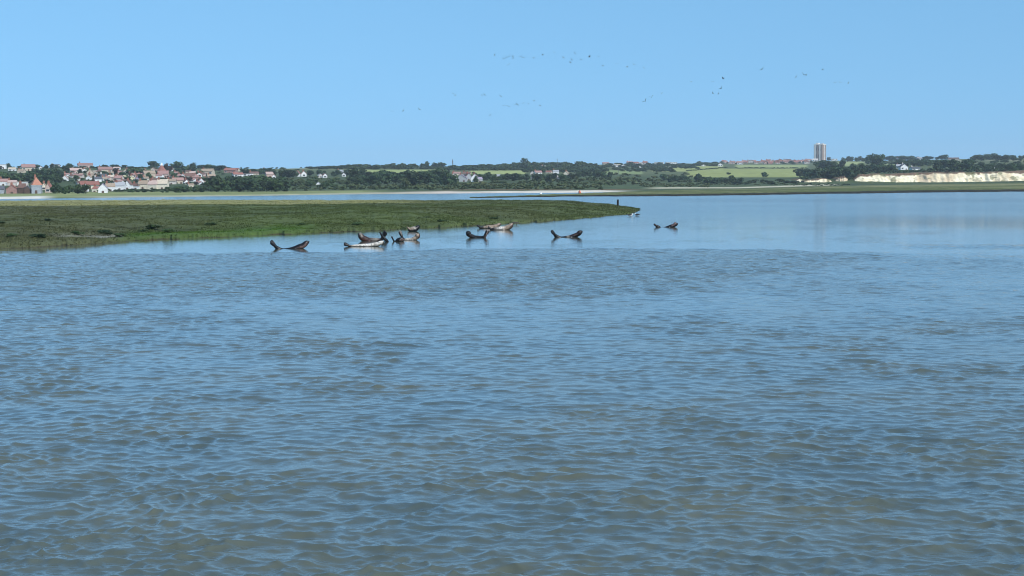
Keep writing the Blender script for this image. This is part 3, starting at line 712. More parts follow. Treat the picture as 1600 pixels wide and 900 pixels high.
def house(px, py, wpx, hpx, wall, roof, label, style='r', group=None, chim=None, yaw=None, name='house'):
    p = ground_at(px, py); s = p.y / FPX; w_ = wpx * s; h = hpx * s
    dep = max(5.5, min(11, w_ * .85)); rf = .42 if style == 'r' else .48
    if style == 'flat': rf = .08
    wh = h * (1 - rf); ya = R(rnd.uniform(-18, 18)) if yaw is None else R(yaw)
    t = empty(name, p, ya + math.atan2(-p.x, p.y) * 0.5)
    x0, x1, y0, y1 = -w_ / 2, w_ / 2, 0, dep
    mb = MB()
    ov = min(.35, w_ * .04)
    if style == 'flat':
        mb.box(x0, x1, y0, y1, -2.5, wh); mb.build('wall', hm(wall, 'wall'), t)
        r_ = MB(); r_.box(x0 - ov, x1 + ov, y0 - ov, y1 + ov, wh, h); rr = r_.build('roof', hm(roof, 'roof'), t)
    elif style == 'g':       # gable towards the water
        mb.poly([(x0, y0, -2.5), (x1, y0, -2.5), (x1, y0, wh), (0, y0, h), (x0, y0, wh), (x0, y1, -2.5), (x1, y1, -2.5), (x1, y1, wh), (0, y1, h), (x0, y1, wh)],
                [(0, 1, 2, 3, 4), (9, 8, 7, 6, 5), (1, 6, 7, 2), (0, 4, 9, 5)]); mb.build('wall', hm(wall, 'wall'), t)
        r_ = MB(); e = .22; sl = (h - wh) / (w_ / 2)
        for sgn in (-1, 1):
            a = (sgn * (w_ / 2 + ov), wh - ov * sl + .02); b = (0, h + .02)
            pts = [(a[0], y0 - ov, a[1]), (b[0], y0 - ov, b[1]), (b[0], y0 - ov, b[1] + e), (a[0], y0 - ov, a[1] + e), (a[0], y1 + ov, a[1]), (b[0], y1 + ov, b[1]), (b[0], y1 + ov, b[1] + e), (a[0], y1 + ov, a[1] + e)]
            r_.poly(pts, [(0, 1, 2, 3), (7, 6, 5, 4), (3, 2, 6, 7), (4, 5, 1, 0), (0, 3, 7, 4)])
        rr = r_.build('roof', hm(roof, 'roof'), t)
    elif style == 'pyr':
        mb.box(x0, x1, y0, w_, -2.5, wh * .8); mb.build('wall', hm(wall, 'wall'), t)
        r_ = MB(); r_.poly([(x0 - ov, y0 - ov, wh * .8), (x1 + ov, y0 - ov, wh * .8), (x1 + ov, w_ + ov, wh * .8), (x0 - ov, w_ + ov, wh * .8), (0, w_ / 2, h * 1.02)], [(0, 1, 4), (1, 2, 4), (2, 3, 4), (3, 0, 4), (3, 2, 1, 0)])
        rr = r_.build('roof', hm(roof, 'roof'), t)
    else:                    # ridge along the front
        ym = (y0 + y1) / 2
        mb.poly([(x0, y0, -2.5), (x1, y0, -2.5), (x1, y1, -2.5), (x0, y1, -2.5), (x0, y0, wh), (x1, y0, wh), (x1, y1, wh), (x0, y1, wh), (x0, ym, h), (x1, ym, h)],
                [(0, 1, 5, 4), (1, 2, 6, 9, 5), (2, 3, 7, 6), (3, 0, 4, 8, 7)]); mb.build('wall', hm(wall, 'wall'), t)
        r_ = MB(); e = .22; sl = (h - wh) / (dep / 2)
        for (ya_, sg) in ((y0, -1), (y1, 1)):
            a = (ya_ + sg * ov, wh - ov * sl + .02); b = (ym, h + .02)
            r_.poly([(x0 - ov, a[0], a[1]), (x1 + ov, a[0], a[1]), (x1 + ov, b[0], b[1]), (x0 - ov, b[0], b[1]), (x0 - ov, a[0], a[1] + e), (x1 + ov, a[0], a[1] + e), (x1 + ov, b[0], b[1] + e), (x0 - ov, b[0], b[1] + e)],
                    [(3, 2, 1, 0), (4, 5, 6, 7), (0, 1, 5, 4), (1, 2, 6, 5), (3, 0, 4, 7)])
        rr = r_.build('roof', hm(roof, 'roof'), t)
    if (chim if chim is not None else (wpx > 6 and style != 'flat' and rnd.random() < .75)):
        c_ = MB(); cx = x0 + w_ * (.12 if style == 'r' else .42); cy = (y0 + y1) / 2 + .1
        c_.box(cx - .45, cx + .45, cy - .4, cy + .4, h * .80, h + 1.1); c_.box(cx - .25, cx - .05, cy - .1, cy + .1, h + 1.1, h + 1.5); c_.box(cx + .08, cx + .28, cy - .1, cy + .1, h + 1.1, h + 1.5)
        co_ = c_.build('chimney', hm('brick' if roof not in ('slate',) else 'pale', 'wall'), rr)
    # windows and a door on the side facing the water
    if wpx >= 4.5:
        nwin = max(1, min(6, int(w_ / 2.6))); rows_ = 2 if wh > 4.2 else 1
        for r_i in range(rows_):
            for k in range(nwin):
                wx = x0 + w_ * (k + .5) / nwin; ww = min(.75, w_ / nwin * .30); zc = wh * ((.30, .74)[r_i] if rows_ == 2 else .5); hh = min(.65, wh * .16 if rows_ == 2 else wh * .22)
                if r_i == 0 and k == nwin // 2 and wpx > 8:
                    d_ = MB(); d_.box(wx - .5, wx + .5, -.05, .1, 0, min(2.1, wh * .42)); d_.build('door', DOORM, t); continue
                f_ = MB(); fw = .12
                f_.box(wx - ww - fw, wx + ww + fw, -.06, .03, zc - hh - fw, zc + hh + fw)
                fr = f_.build('window', WHITE if wall not in ('white', 'cream') else hm('pale', 'wall'), t)
                g_ = MB(); g_.box(wx - ww, wx + ww, -.10, -.062, zc - hh, zc + hh); g_.build('pane', GLASS, fr)
    tag(t, label, 'house', group)
    return t
RR, GG, FL = 'r', 'g', 'flat'
HOUSES = [
 # waterside row on the far left
 (1, 302.5, 15, 11, 'blue', 'slate', 'blue grey house cut by the left edge of the photo at the shore', RR),
 (21, 302.5, 17, 13, 'rose', 'red', 'red brick waterside house with dark windows, second from the left edge', GG),
 (36, 302.5, 12, 15, 'brown', 'umber', 'dark brown boarded waterside house with flanking gable', RR),
 (45, 302.5, 9, 12, 'brown', 'slate', 'narrow dark waterside house left of the pale blue grey one', GG),
 (59, 302.5, 14, 13, 'blue', 'grey', 'pale blue grey waterside house below the steep orange roof', FL),
 (71, 297, 8, 10, 'cream', 'tan', 'small cream house right beside the steep orange roof', GG),
 (77, 301, 8, 14, 'pink', 'red', 'narrow pink house at the right end of the leftmost waterside row', GG),
 (8, 290, 12, 10, 'white', 'rose', 'white house with chimneys behind the leftmost waterside house', RR),
 (21, 290, 13, 8, 'pale', 'pink', 'pale house with a pink roof behind the red brick waterside house', RR),
 (36, 290, 15, 6, 'white', 'pale', 'low white flat topped building behind the dark brown waterside house', FL),
 # crest and slope above
 (5, 264, 14, 7, 'white', 'pale', 'long white house on the crest at the far left', FL),
 (22, 267, 11, 5, 'white', 'beige', 'small white house under the dark crest trees', RR),
 (35, 270, 10, 5, 'beige', 'tan', 'beige bungalow left of the big pink roofed villa', RR),
 (48, 267, 20, 10, 'beige', 'rose', 'big villa with a broad pink red roof on the left crest', RR),
 (67, 265, 5, 5, 'white', 'slate', 'tiny white house right of the big pink roofed villa', GG),
 (87, 262, 13, 5, 'pale', 'slate', 'grey roofed house on the skyline between two dark trees', RR),
 (86, 271, 17, 4, 'white', 'grey', 'low white bungalow under the grey roofed skyline house', RR),
 (137, 262, 22, 7, 'pink', 'rose', 'long red roofed row of houses on the village skyline', RR),
 (122, 271, 17, 8, 'beige', 'pink', 'pink roofed house below the left end of the long skyline row', RR),
 (133, 269.5, 8, 5, 'white', 'beige', 'small white house just under the middle of the long skyline row', RR),
 (144, 274, 11, 9, 'beige', 'tan', 'tall beige house below the right end of the long skyline row', GG),
 (124, 278, 14, 6, 'pale', 'rose', 'pale house in the middle of the village slope above the red terrace', RR),
 (154, 270, 8, 4, 'white', 'grey', 'tiny bright white bungalow left of the broad pink red roof', FL),
 (168, 270, 21, 9, 'beige', 'rose', 'broad house with a pink red roof right of the village crest row', RR),
 (185, 265, 10, 4, 'white', 'pink', 'small white house on the skyline right of the broad pink red roof', RR),
 (104, 283, 9, 8, 'white', 'pink', 'white house with a pink roof at the left rim of the village slope', GG),
 (114, 278, 8, 5, 'pale', 'umber', 'dim pale house under dark trees left of the village slope', RR),
 (141, 281, 9, 6, 'white', 'tan', 'white house right above the red terrace roof', GG),
 (156, 284, 11, 7, 'white', 'slate', 'white house with a slate roof in the middle of the village slope', RR),
 (166, 280, 10, 8, 'grey', 'slate', 'dark slate roofed house right of the broad slope centre', RR),
 (177, 281, 14, 7, 'white', 'beige', 'wide white house with beige roof above the white waterside gables', RR),
 (189, 281, 10, 6, 'beige', 'tan', 'beige house next right of the wide white house', RR),
 (198, 280, 10, 6, 'yellow', 'yellow', 'pale yellow house with a bright roof above the waterside gables', GG),
 # waterside middle of the village
 (143, 296, 28, 12, 'cream', 'red', 'long terrace with a red tiled roof near the shore', RR),
 (136, 299.5, 10, 12, 'white', 'umber', 'white house with a steep pointed gable in front of the red terrace', GG),
 (150, 300, 9, 8, 'cream', 'red', 'cream cottage under the right part of the red terrace roof', RR),
 (163, 301.5, 14, 14, 'white', 'mauve', 'tall white and grey house right of the red terrace', GG),
 (175, 299, 14, 12, 'white', 'tan', 'tan roofed white house second right of the red terrace', RR),
 (189, 297.5, 15, 12, 'white', 'grey', 'wide white house with a grey roof left of the big white gable', RR),
 (201, 296.5, 10, 14, 'white', 'umber', 'big plain white gable end in the middle of the waterside village', GG),
 (214, 295.5, 13, 8, 'white', 'umber', 'low white wing right of the big white gable', RR),
 (225, 295.5, 14, 13, 'cream', 'tan', 'cream house with a tan roof, first of three stepped houses', RR),
 (240, 296.5, 15, 14, 'cream', 'pink', 'cream house with a pinkish roof, middle of three stepped houses', RR),
 (255, 297, 16, 16, 'cream', 'beige', 'cream house with a pale yellow roof, last of three stepped houses', RR),
 (186, 284, 12, 9, 'pale', 'rose', 'pale house behind the wide white waterside house', RR),
 (207, 281, 10, 6, 'yellow', 'olive' if False else 'beige', 'light yellowish house behind the big white gable', GG),
 (217, 286, 8, 9, 'mauve', 'mauve', 'mauve grey house behind the first stepped house', GG),
 (217, 277, 13, 6, 'pink', 'rose', 'pink house on the slope left of the brown roofed hall', RR),
 (237, 277, 17, 10, 'beige', 'tan', 'brown beige roofed hall left of the oast house', RR),
 (257, 278, 16, 11, 'pink', 'rose', 'pinkish house directly under the oast house cone', RR),
 (245, 285, 10, 6, 'beige', 'umber', 'small brown roofed house behind the stepped houses', RR),
 (281, 287, 17, 9, 'beige', 'rose', 'brown red roofed house above the dark waterside bushes', RR),
 (270, 288, 13, 8, 'pale', 'tan', 'tan roofed house next to the pale yellow roof', RR),
 (288, 280, 10, 8, 'white', 'rose', 'white gabled house right of the village centre', GG),
 (299, 281, 14, 10, 'beige', 'umber', 'brown roofed house right of the white gabled one', RR),
 (294, 288, 7, 7, 'white', 'umber', 'small white gable above the dark waterside bushes', GG),
 (303, 273, 9, 5, 'white', 'pink', 'small pink roofed house under the dark pointed skyline tree', RR),
 (314, 276, 8, 6, 'white', 'umber', 'small white gabled house far right in the village', GG),
 (325, 273, 18, 9, 'beige', 'tan', 'wide tan roofed house near the right skyline of the village', RR),
 (317, 288, 8, 9, 'white', 'rose', 'white gabled cottage left of the waterside wood', GG),
 (324, 285, 7, 6, 'cream', 'tan', 'tiny cream cottage right beside the white gabled cottage', GG),
 (301, 292.5, 9, 5, 'cream', 'tan', 'cream shed roofed cottage in the dark waterside bushes', RR),
 (308, 281, 10, 7, 'rose', 'rose', 'rosy brick house on the slope below the small white gable', RR),
 (333, 280, 12, 7, 'rose', 'tan', 'rosy house half behind the top of the waterside wood', RR),
 (361, 270, 18, 7, 'rose', 'red', 'red roofed row at the right edge of the village', RR),
 (375, 276, 15, 6, 'white', 'red', 'long white house behind the waterside wood, left one', RR),
 (388, 275, 12, 4, 'white', 'rose', 'low white house behind the waterside wood, right one', FL),
 (368, 268, 12, 5, 'beige', 'red', 'small red roof on the skyline above the waterside wood', RR),
 (415, 272, 8, 8, 'white', 'pale', 'white gable standing up between dark trees behind the wood', GG),
 (424, 277, 11, 8, 'pink', 'pink', 'pink house at the right end of the waterside wood', RR),
 (430, 279, 5, 6, 'white', 'rose', 'tiny white gable against the pink house', GG),
 (400, 273.5, 14, 5, 'beige', 'umber', 'dim brown roofed house behind the middle of the waterside wood', RR),
 (466, 276, 8, 9, 'white', 'red', 'left one of the twin white gables on the slope', GG),
 (477, 276, 8, 8.5, 'white', 'red', 'right one of the twin white gables on the slope', GG),
 (503, 278, 7, 6, 'pale', 'grey', 'left one of two small pale cottages in the scrub', GG),
 (510, 278, 7, 7, 'white', 'umber', 'right one of two small pale cottages in the scrub', GG),
 (499, 291, 6, 6, 'white', 'grey', 'lone pale hut low down on the green scrub slope', GG),
 (539, 276, 6, 6, 'white', 'slate', 'lone white gable under the small left strip of pale field', GG),
 (532, 270, 9, 4, 'grey', 'grey', 'low grey barn at the left end of the pale field', RR),
 (676, 276, 8, 6, 'white', 'umber', 'white gabled end of the dark roofed farmhouse', GG),
 (687, 275, 17, 6, 'pale', 'umber', 'long dark roofed farmhouse above the dark tree belt', RR),
 (710, 281, 9, 10, 'white', 'rose', 'white gable at the left of the grey village cluster', GG),
 (722, 284, 17, 11, 'grey', 'mauve', 'wide grey house with pale gables in the grey village cluster', GG),
 (734, 282, 10, 11, 'grey', 'umber', 'grey house in the middle of the grey village cluster', GG),
 (743, 284, 11, 12, 'white', 'mauve', 'white gabled house at the right of the grey village cluster', GG),
 (751, 284, 9, 7, 'grey', 'mauve', 'small grey house at the right end of the grey village cluster', RR),
 (716, 274, 12, 5, 'beige', 'rose', 'brown roofed house above the grey village cluster, left one', RR),
 (730, 275, 12, 6, 'beige', 'umber', 'brown roofed house above the grey village cluster, right one', RR),
 (809, 263, 4.5, 6, 'pale', 'pale', 'tiny pale house in the wood near the highest middle treetop', GG),
 (780, 277, 6, 4, 'pale', 'grey', 'tiny pale cottage under the middle pale field', RR),
 (806, 278, 5, 6, 'white', 'slate', 'small white gable right under the middle pale field', GG),
 (843, 262, 6, 4, 'white', 'grey', 'white cottage at the left of the upper cluster in the wood', RR),
 (853, 264, 9, 5, 'pale', 'grey', 'grey roofed house second in the upper cluster in the wood', RR),
 (864, 263.5, 8, 4.5, 'pale', 'umber', 'brown roofed house third in the upper cluster in the wood', RR),
 (874, 264, 7, 4, 'pale', 'grey', 'small house at the right of the upper cluster in the wood', RR),
 (833, 274, 6, 6, 'pale', 'grey', 'pale gable left of the pink roofed house on the middle slope', GG),
 (843, 273, 11, 6, 'white', 'rose', 'white house with a pink roof on the middle slope', RR),
 (836, 282.5, 10, 5, 'white', 'slate', 'long white house lower left on the middle slope', RR),
 (858, 271, 9, 4, 'beige', 'red', 'low red roofed house right of the pink roofed one', RR),
 (870, 272, 9, 6, 'white', 'grey', 'white house at the top right of the middle slope', RR),
 (875, 282, 9, 5, 'white', 'slate', 'bright white house lower right on the middle slope', RR),
 (885, 276, 8, 8, 'cream', 'tan', 'tall cream house at the right end of the middle slope', GG),
 (904, 275, 7, 5, 'pale', 'pale', 'pale cottage in dark trees right of the tall cream house', GG),
 (909, 263, 8, 4, 'pale', 'grey', 'pale cottage under the right part of the middle skyline wood', GG),
 (948, 257, 10, 3.4, 'beige', 'rose', 'reddish roof at the right end of the middle skyline wood', RR),
 (961, 261, 7, 4.5, 'white', 'pale', 'first of three bright white houses below the hill crest', GG),
 (967.5, 261, 6, 4, 'white', 'beige', 'second of three bright white houses below the hill crest', RR),
 (975, 261.5, 6, 4.5, 'white', 'pale', 'third of three bright white houses below the hill crest', GG),
 (966, 255.5, 8, 2.5, 'white', 'pale', 'flat white building on the crest over the three white houses', FL),
 (1000, 263, 6, 3.5, 'white', 'pale', 'lone white cottage in front of the red crest houses', GG),
 (992, 256, 16, 4, 'pink', 'red', 'left red roofed block on the crest right of the three white houses', RR),
 (1003, 256, 10, 3.2, 'pale', 'grey', 'grey roofed building right of the red roofed crest block', RR),
 (1030, 253.5, 14, 3.2, 'white', 'white', 'left one of two long white sheds on the crest', FL),
 (1050, 253.5, 18, 2.6, 'white', 'white', 'right one of two long white sheds on the crest', FL),
 (1048, 262, 4.6, 2.6, 'white', 'pale', 'tiny white hut on the upper left of the large field', GG),
 (1100, 260, 6, 2.6, 'white', 'pale', 'tiny white hut on the field below the crest trees', GG),
 (1126, 260, 7, 5, 'white', 'rose', 'pair of white gables at the left end of the red hilltop estate', GG),
 (1157, 257, 9, 5, 'white', 'rose', 'brightest white house of the red hilltop estate', RR),
 (1203, 249.5, 22, 3, 'white', 'white', 'long white roofed hall rising behind the red hilltop estate', FL),
 (1264, 252.5, 9, 4, 'white', 'rose', 'white house left of the tower block foot', RR),
 (1274, 252, 8, 4, 'white', 'pale', 'white house directly under the tower block', RR),
 (1304, 250, 9, 3, 'white', 'pale', 'low white building right of the tower block', FL),
 (1413, 265.5, 12, 9, 'white', 'slate', 'white gabled house with a chimney on top of the cliff', GG),
 (1405, 263, 10, 6, 'white', 'grey', 'grey roofed wing left of the white clifftop gable', RR),
 (1432, 266, 14, 5, 'white', 'slate', 'low white building right of the white clifftop gable', RR),
 (1556, 263, 5, 4, 'white', 'pale', 'tiny white house on the green slope at the far right', GG),
 (1441, 248, 14, 4, 'grey', 'grey', 'grey roofed barn on the right skyline', RR),
 (1408, 249, 12, 3.5, 'pale', 'grey', 'pale buildings peeping through the skyline trees, left one', RR),
 (1425, 250, 9, 3.5, 'pale', 'grey', 'pale buildings peeping through the skyline trees, right one', RR),
 (1490, 250, 16, 3.5, 'beige', 'umber', 'low brown roofed farm between skyline trees at the right', RR),
]
for (px, py, w_, h, wa, ro, lb, st) in HOUSES:
    house(px, py, w_, h, wa, ro, lb, st, yaw=None if w_ > 6 else 0, chim=True if 'chimney' in lb else None)
# house with the steep orange pyramid roof
house(61, 298, 15, 21, 'cream', 'orange', 'house with a steep orange pyramid roof behind the waterside row', 'pyr', yaw=20)
# packed village houses that nothing tells apart
for (x0, x1, y0, y1, n, wa, ro, lb) in [
    (106, 202, 266, 290, 30, ('pale', 'beige', 'white'), ('rose', 'tan', 'umber'), 'small roof packed into the village slope left of the big white gable'),
    (205, 330, 267, 289, 34, ('pale', 'pink', 'beige', 'white'), ('rose', 'tan', 'umber'), 'small roof packed into the village slope around the oast house'),
    (1130, 1156, 252.5, 257, 6, ('pink', 'pale'), ('red', 'rose'), 'small red roofed house in the left part of the hilltop estate'),
    (1160, 1262, 252, 256.5, 26, ('pink', 'brick', 'pale'), ('red', 'rose', 'red', 'umber'), 'small red roofed house in the hilltop estate left of the tower block'),
    (980, 1012, 254.5, 256, 3, ('pink', 'pale'), ('red', 'rose'), 'tiny red roofed house on the crest above the scrubland')]:
    for i in range(n):
        px = x0 + (x1 - x0) * (i + rnd.random()) / n
        house(px, rnd.uniform(y0, y1), rnd.uniform(5.5, 9.5), rnd.uniform(3.6, 6) if px < 900 else rnd.uniform(3.2, 4.6), rnd.choice(wa), rnd.choice(ro), lb, rnd.choice('rrrg'), group='houses: ' + lb)

# ------------------------------------------------------------------ oast house, tower block, pylon, pole
def oast():
    p = ground_at(254, 276); s = p.y / FPX; t = empty('oast_house', p)
    def lathe(name, prof, mat, par, n=20):
        mb = MB(); k = 0
        for (r, z) in prof:
            for i in range(n): mb.v.append((r * math.cos(6.28318 * i / n), r * math.sin(6.28318 * i / n) + 3, z))
        for j in range(len(prof) - 1):
            for i in range(n): mb.f.append((j * n + i, j * n + (i + 1) % n, (j + 1) * n + (i + 1) % n, (j + 1) * n + i))
        return mb.build(name, mat, par)
    lathe('wall', [(3.0, -2), (3.0, 9 * s)], hm('brick', 'wall'), t)
    lathe('roof', [(3.3, 9 * s), (.8, 17.5 * s)], hm('red', 'roof'), t)
    mb = MB(); mb.poly([(-.8, 2.2, 17.3 * s), (.8, 2.2, 17.3 * s), (.8, 3.8, 17.3 * s), (-.8, 3.8, 17.3 * s), (.2, 3, 22 * s), (.7, 3, 20.5 * s)], [(3, 2, 1, 0), (0, 1, 5, 4), (1, 2, 5), (2, 3, 4, 5), (3, 0, 4)])
    mb.build('cowl', WHITE, t)
    tag(t, 'red conical oast house roof with a white cowl on the village skyline', 'oast house')
oast()
def tower():
    D = 3200; base = at_d(1281, 250, D); s = D / FPX
    t = empty('tower_block', base, R(-32)); H_ = 24.5 * s; W = 15.0 * s; Dp = 13 * s
    con = mat_noise('tower_concrete', (.58, .44, .34), (.68, .53, .42), scale=.4); dk = mat_noise('tower_dark_panel', (.27, .20, .165), (.35, .265, .22), scale=.6)
    wh = mat_noise('tower_white_panel', (.66, .63, .58), (.76, .73, .68), scale=.5)
    b = MB(); b.box(-W / 2, W / 2, -Dp / 2, Dp / 2, -8, H_ - 1.2); b.build('wall', con, t)
    r_ = MB(); r_.box(-W / 2 - .4, W / 2 + .4, -Dp / 2 - .4, Dp / 2 + .4, H_ - 1.2, H_ - .2); roof = r_.build('roof', wh, t)
    l_ = MB(); l_.box(-W * .38, -W * .08, -Dp * .25, Dp * .2, H_ - .2, H_ + 2.6); l_.build('lift_housing', wh, roof)
    l_ = MB(); l_.box(W * .12, W * .4, -Dp * .2, Dp * .2, H_ - .2, H_ + 1.2); l_.build('plant_room', con, roof)
    nfl = 12
    for (fx, ww, mt) in ((-W * .36, W * .16, wh), (-W * .08, W * .14, dk), (W * .16, W * .14, wh), (W * .40, W * .14, dk)):
        m_ = MB(); m_.box(fx - ww / 2, fx + ww / 2, -Dp / 2 - .5, -Dp / 2 - .003, -8, H_ - 1.25); m_.build('facade_panel', mt, t)
    for (fy, ww, mt) in ((-Dp * .3, Dp * .2, dk), (Dp * .05, Dp * .18, wh), (Dp * .35, Dp * .2, dk)):
        for sg in (1, -1):
            m_ = MB(); a, b2 = (W / 2 + .003, W / 2 + .5) if sg > 0 else (-W / 2 - .5, -W / 2 - .003)
            m_.box(a, b2, fy - ww / 2, fy + ww / 2, -8, H_ - 1.25); m_.build('facade_panel', mt, t)
    for f in range(nfl):
        z = 1.0 + f * (H_ - 3) / nfl
        for fx in (-W * .22, W * .04, W * .28):
            m_ = MB(); m_.box(fx - W * .045, fx + W * .045, -Dp / 2 - .12, -Dp / 2 - .003, z, z + 1.5); m_.build('window', GLASS, t)
        for fy in (-Dp * .12, Dp * .2):
            m_ = MB(); m_.box(W / 2 + .003, W / 2 + .12, fy - Dp * .05, fy + Dp * .05, z, z + 1.5); m_.build('window', GLASS, t)
    tag(t, 'tall pale grey tower block standing alone on the hilltop', 'tower block')
tower()
STEEL = mat_noise('galvanised_steel', (.10, .11, .12), (.16, .17, .18), scale=2, rough=.5)
def pylon():
    p = ground_at(709, 261); s = p.y / FPX; t = empty('pylon', p); h = 11.5 * s; w0 = 1.9 * s
    mb = MB()
    c = lambda z: w0 / 2 * (1 - .85 * z / h)
    for sx in (-1, 1):
        for sy in (-1, 1): mb.bar((sx * c(0), sy * c(0), -1), (sx * c(h), sy * c(h), h), .34, .24, 4)
    for i in range(6):
        z0, z1 = h * i / 6, h * (i + 1) / 6
        for sy in (-1, 1):
            mb.bar((-c(z0), sy * c(z0), z0), (c(z1), sy * c(z1), z1), .17, .17, 4); mb.bar((c(z0), sy * c(z0), z0), (-c(z1), sy * c(z1), z1), .17, .17, 4)
    mb.build('mast', STEEL, t)
    for z, L in ((.66, 1.4), (.80, 1.1), (.93, .8)):
        a = MB(); a.bar((-L * s, 0, z * h), (L * s, 0, z * h), .22, .22, 4); a.bar((-L * s, 0, z * h), (0, 0, z * h + 1), .07, .07, 4); a.bar((L * s, 0, z * h), (0, 0, z * h + 1), .07, .07, 4); a.build('cross_arm', STEEL, t)
    tag(t, 'thin grey lattice pylon on the middle skyline', 'pylon')
pylon()
def pole(px, py, h, label):
    p = ground_at(px, py); s = p.y / FPX; t = empty('utility_pole', p); m_ = MB(); m_.bar((0, 0, -1), (0, 0, h * s), .22, .14, 8); m_.build('shaft', STEEL, t)
    m_ = MB(); m_.bar((-.9, 0, h * s - .6), (.9, 0, h * s - .6), .08, .08, 6); m_.build('cross_arm', STEEL, t); tag(t, label, 'pole')
pole(872, 266, 18, 'slender grey pole rising from the upper cluster of houses in the wood')
pole(1576, 262, 15, 'slender pale pole on the slope at the far right')
pole(967, 272, 12, 'slender pale pole below the three bright white houses')

# ------------------------------------------------------------------ post, buoys
def post():
    p = on_marsh(965, 321.5); s = p.y / FPX
    WOOD = mat_noise('wet_wood', (.012, .010, .009), (.03, .025, .02), scale=6, rough=.7)
    t = empty('mooring_post', p); m_ = MB(); m_.bar((0, 0, -.6), (.02, 0, 9.0 * s), .15, .14, 10); m_.build('shaft', WOOD, t)
    m_ = MB(); m_.bar((.02, 0, 9.0 * s), (.02, 0, 9.5 * s), .17, .15, 10); m_.build('cap', WOOD, t)
    tag(t, 'dark upright wooden post near the tip of the grassy spit', 'post')
post()
def lathe_mesh(name, prof, mat, par, n=16):
    mb = MB()
    for (r, z) in prof:
        for i in range(n): mb.v.append((r * math.cos(6.28318 * i / n), r * math.sin(6.28318 * i / n), z))
    for j in range(len(prof) - 1):
        for i in range(n): mb.f.append((j * n + i, j * n + (i + 1) % n, (j + 1) * n + (i + 1) % n, (j + 1) * n + i))
    mb.f.append(tuple(range((len(prof) - 1) * n, len(prof) * n)))
    o = mb.build(name, mat, par)
    for q in o.data.polygons: q.use_smooth = True
    return o
WHT = mat_noise('buoy_white', (.72, .73, .72), (.82, .82, .80), scale=3, rough=.4)
ORG = mat_noise('buoy_orange', (.62, .13, .05), (.75, .2, .09), scale=3, rough=.4)
BLK = mat_noise('black_paint', (.012, .012, .014), (.03, .03, .03), scale=3, rough=.5)
def buoy(px, py, h, r, mat, label, post_=False):
    p = at_z(px, py); s = p.y / FPX; t = empty('buoy', p); h *= s; r *= s
    lathe_mesh('float', [(r * .6, -.3), (r, .0), (r * 1.05, h * .3), (r * .55, h * .55), (r * .5, h * .8), (r * .2, h)], mat, t)
    lathe_mesh('ring', [(r * 1.06, h * .05), (r * 1.12, h * .1), (r * 1.06, h * .16)], BLK, t)
    tag(t, label, 'buoy')
buoy(845, 304.2, 4.6, 1.7, WHT, 'small white buoy floating off the pale beach')
buoy(906, 302.0, 5.0, 2.0, ORG, 'orange buoy floating beside a short black stake')
def stake():
    p = at_z(904.3, 302.6); s = p.y / FPX; t = empty('stake', p); m_ = MB(); m_.bar((0, 0, -.5), (.05, 0, 3.6 * s), .16, .12, 8); m_.build('shaft', BLK, t)
    m_ = MB(); m_.bar((.05, 0, 3.4 * s), (.05, 0, 3.9 * s), .24, .2, 8); m_.build('cap', BLK, t); tag(t, 'short black stake standing left against the orange buoy', 'stake')
stake()

# ------------------------------------------------------------------ seals
def catmull(pts, n):
    P = [np.array(p, float) for p in pts]; P = [2 * P[0] - P[1]] + P + [2 * P[-1] - P[-2]]; out = []
    for i in range(1, len(P) - 2):
        for k in range(n):
            t = k / n; a, b, c, d = P[i - 1], P[i], P[i + 1], P[i + 2]
            out.append(.5 * ((2 * b) + (c - a) * t + (2 * a - 5 * b + 4 * c - d) * t * t + (3 * b - a - 3 * c + d) * t ** 3))
    out.append(P[-2]); return out
def tube(bm, pts, n=14, flat=None):
    """pts: (x, y, z, ry, rz) sections along a path; closed at both ends"""
    C = catmull(pts, 5); rings = []
    for i, c in enumerate(C):
        a = C[max(0, i - 1)][:3]; b = C[min(len(C) - 1, i + 1)][:3]
        d = Vector(b - a).normalized(); side = d.cross(Vector((0, 0, 1)))
        side = side.normalized() if side.length > 1e-4 else Vector((0, 1, 0)); up = side.cross(d).normalized()
        ry, rz = max(.004, c[3]), max(.004, c[4]); o = Vector(c[:3])
        rings.append([bm.verts.new(o + side * (math.cos(6.28318 * k / n) * ry) + up * (math.sin(6.28318 * k / n) * rz)) for k in range(n)])
    for r0, r1 in zip(rings, rings[1:]):
        for k in range(n): bm.faces.new((r0[k], r0[(k + 1) % n], r1[(k + 1) % n], r1[k]))
    bm.faces.new(rings[0][::-1]); bm.faces.new(rings[-1])
def remeshed(bm, vox, name):
    me = bpy.data.meshes.new(name); bmesh.ops.recalc_face_normals(bm, faces=bm.faces); bm.to_mesh(me); bm.free()
    o = bpy.data.objects.new('tmp', me); COL.objects.link(o)
    md = o.modifiers.new('r', 'REMESH'); md.mode = 'VOXEL'; md.voxel_size = vox; md.use_smooth_shade = True
    sm = o.modifiers.new('s', 'SMOOTH'); sm.factor = .5; sm.iterations = 3
    dg = bpy.context.evaluated_depsgraph_get(); m2 = bpy.data.meshes.new_from_object(o.evaluated_get(dg)); m2.name = name
    bpy.data.objects.remove(o); 
    for q in m2.polygons: q.use_smooth = True
    return m2
SEAL, _t, _b = material('seal_coat')
_a = N(_t, 'ShaderNodeAttribute', attribute_name='tone'); _c = N(_t, 'ShaderNodeTexCoord'); _n = N(_t, 'ShaderNodeTexNoise'); _n.inputs['Scale'].default_value = 14; _n.inputs['Detail'].default_value = 4
_t.links.new(_c.outputs['Object'], _n.inputs['Vector'])
_m = N(_t, 'ShaderNodeMapRange'); _m.inputs['From Min'].default_value = .38; _m.inputs['From Max'].default_value = .62; _m.inputs['To Min'].default_value = .55; _m.inputs['To Max'].default_value = 1.25
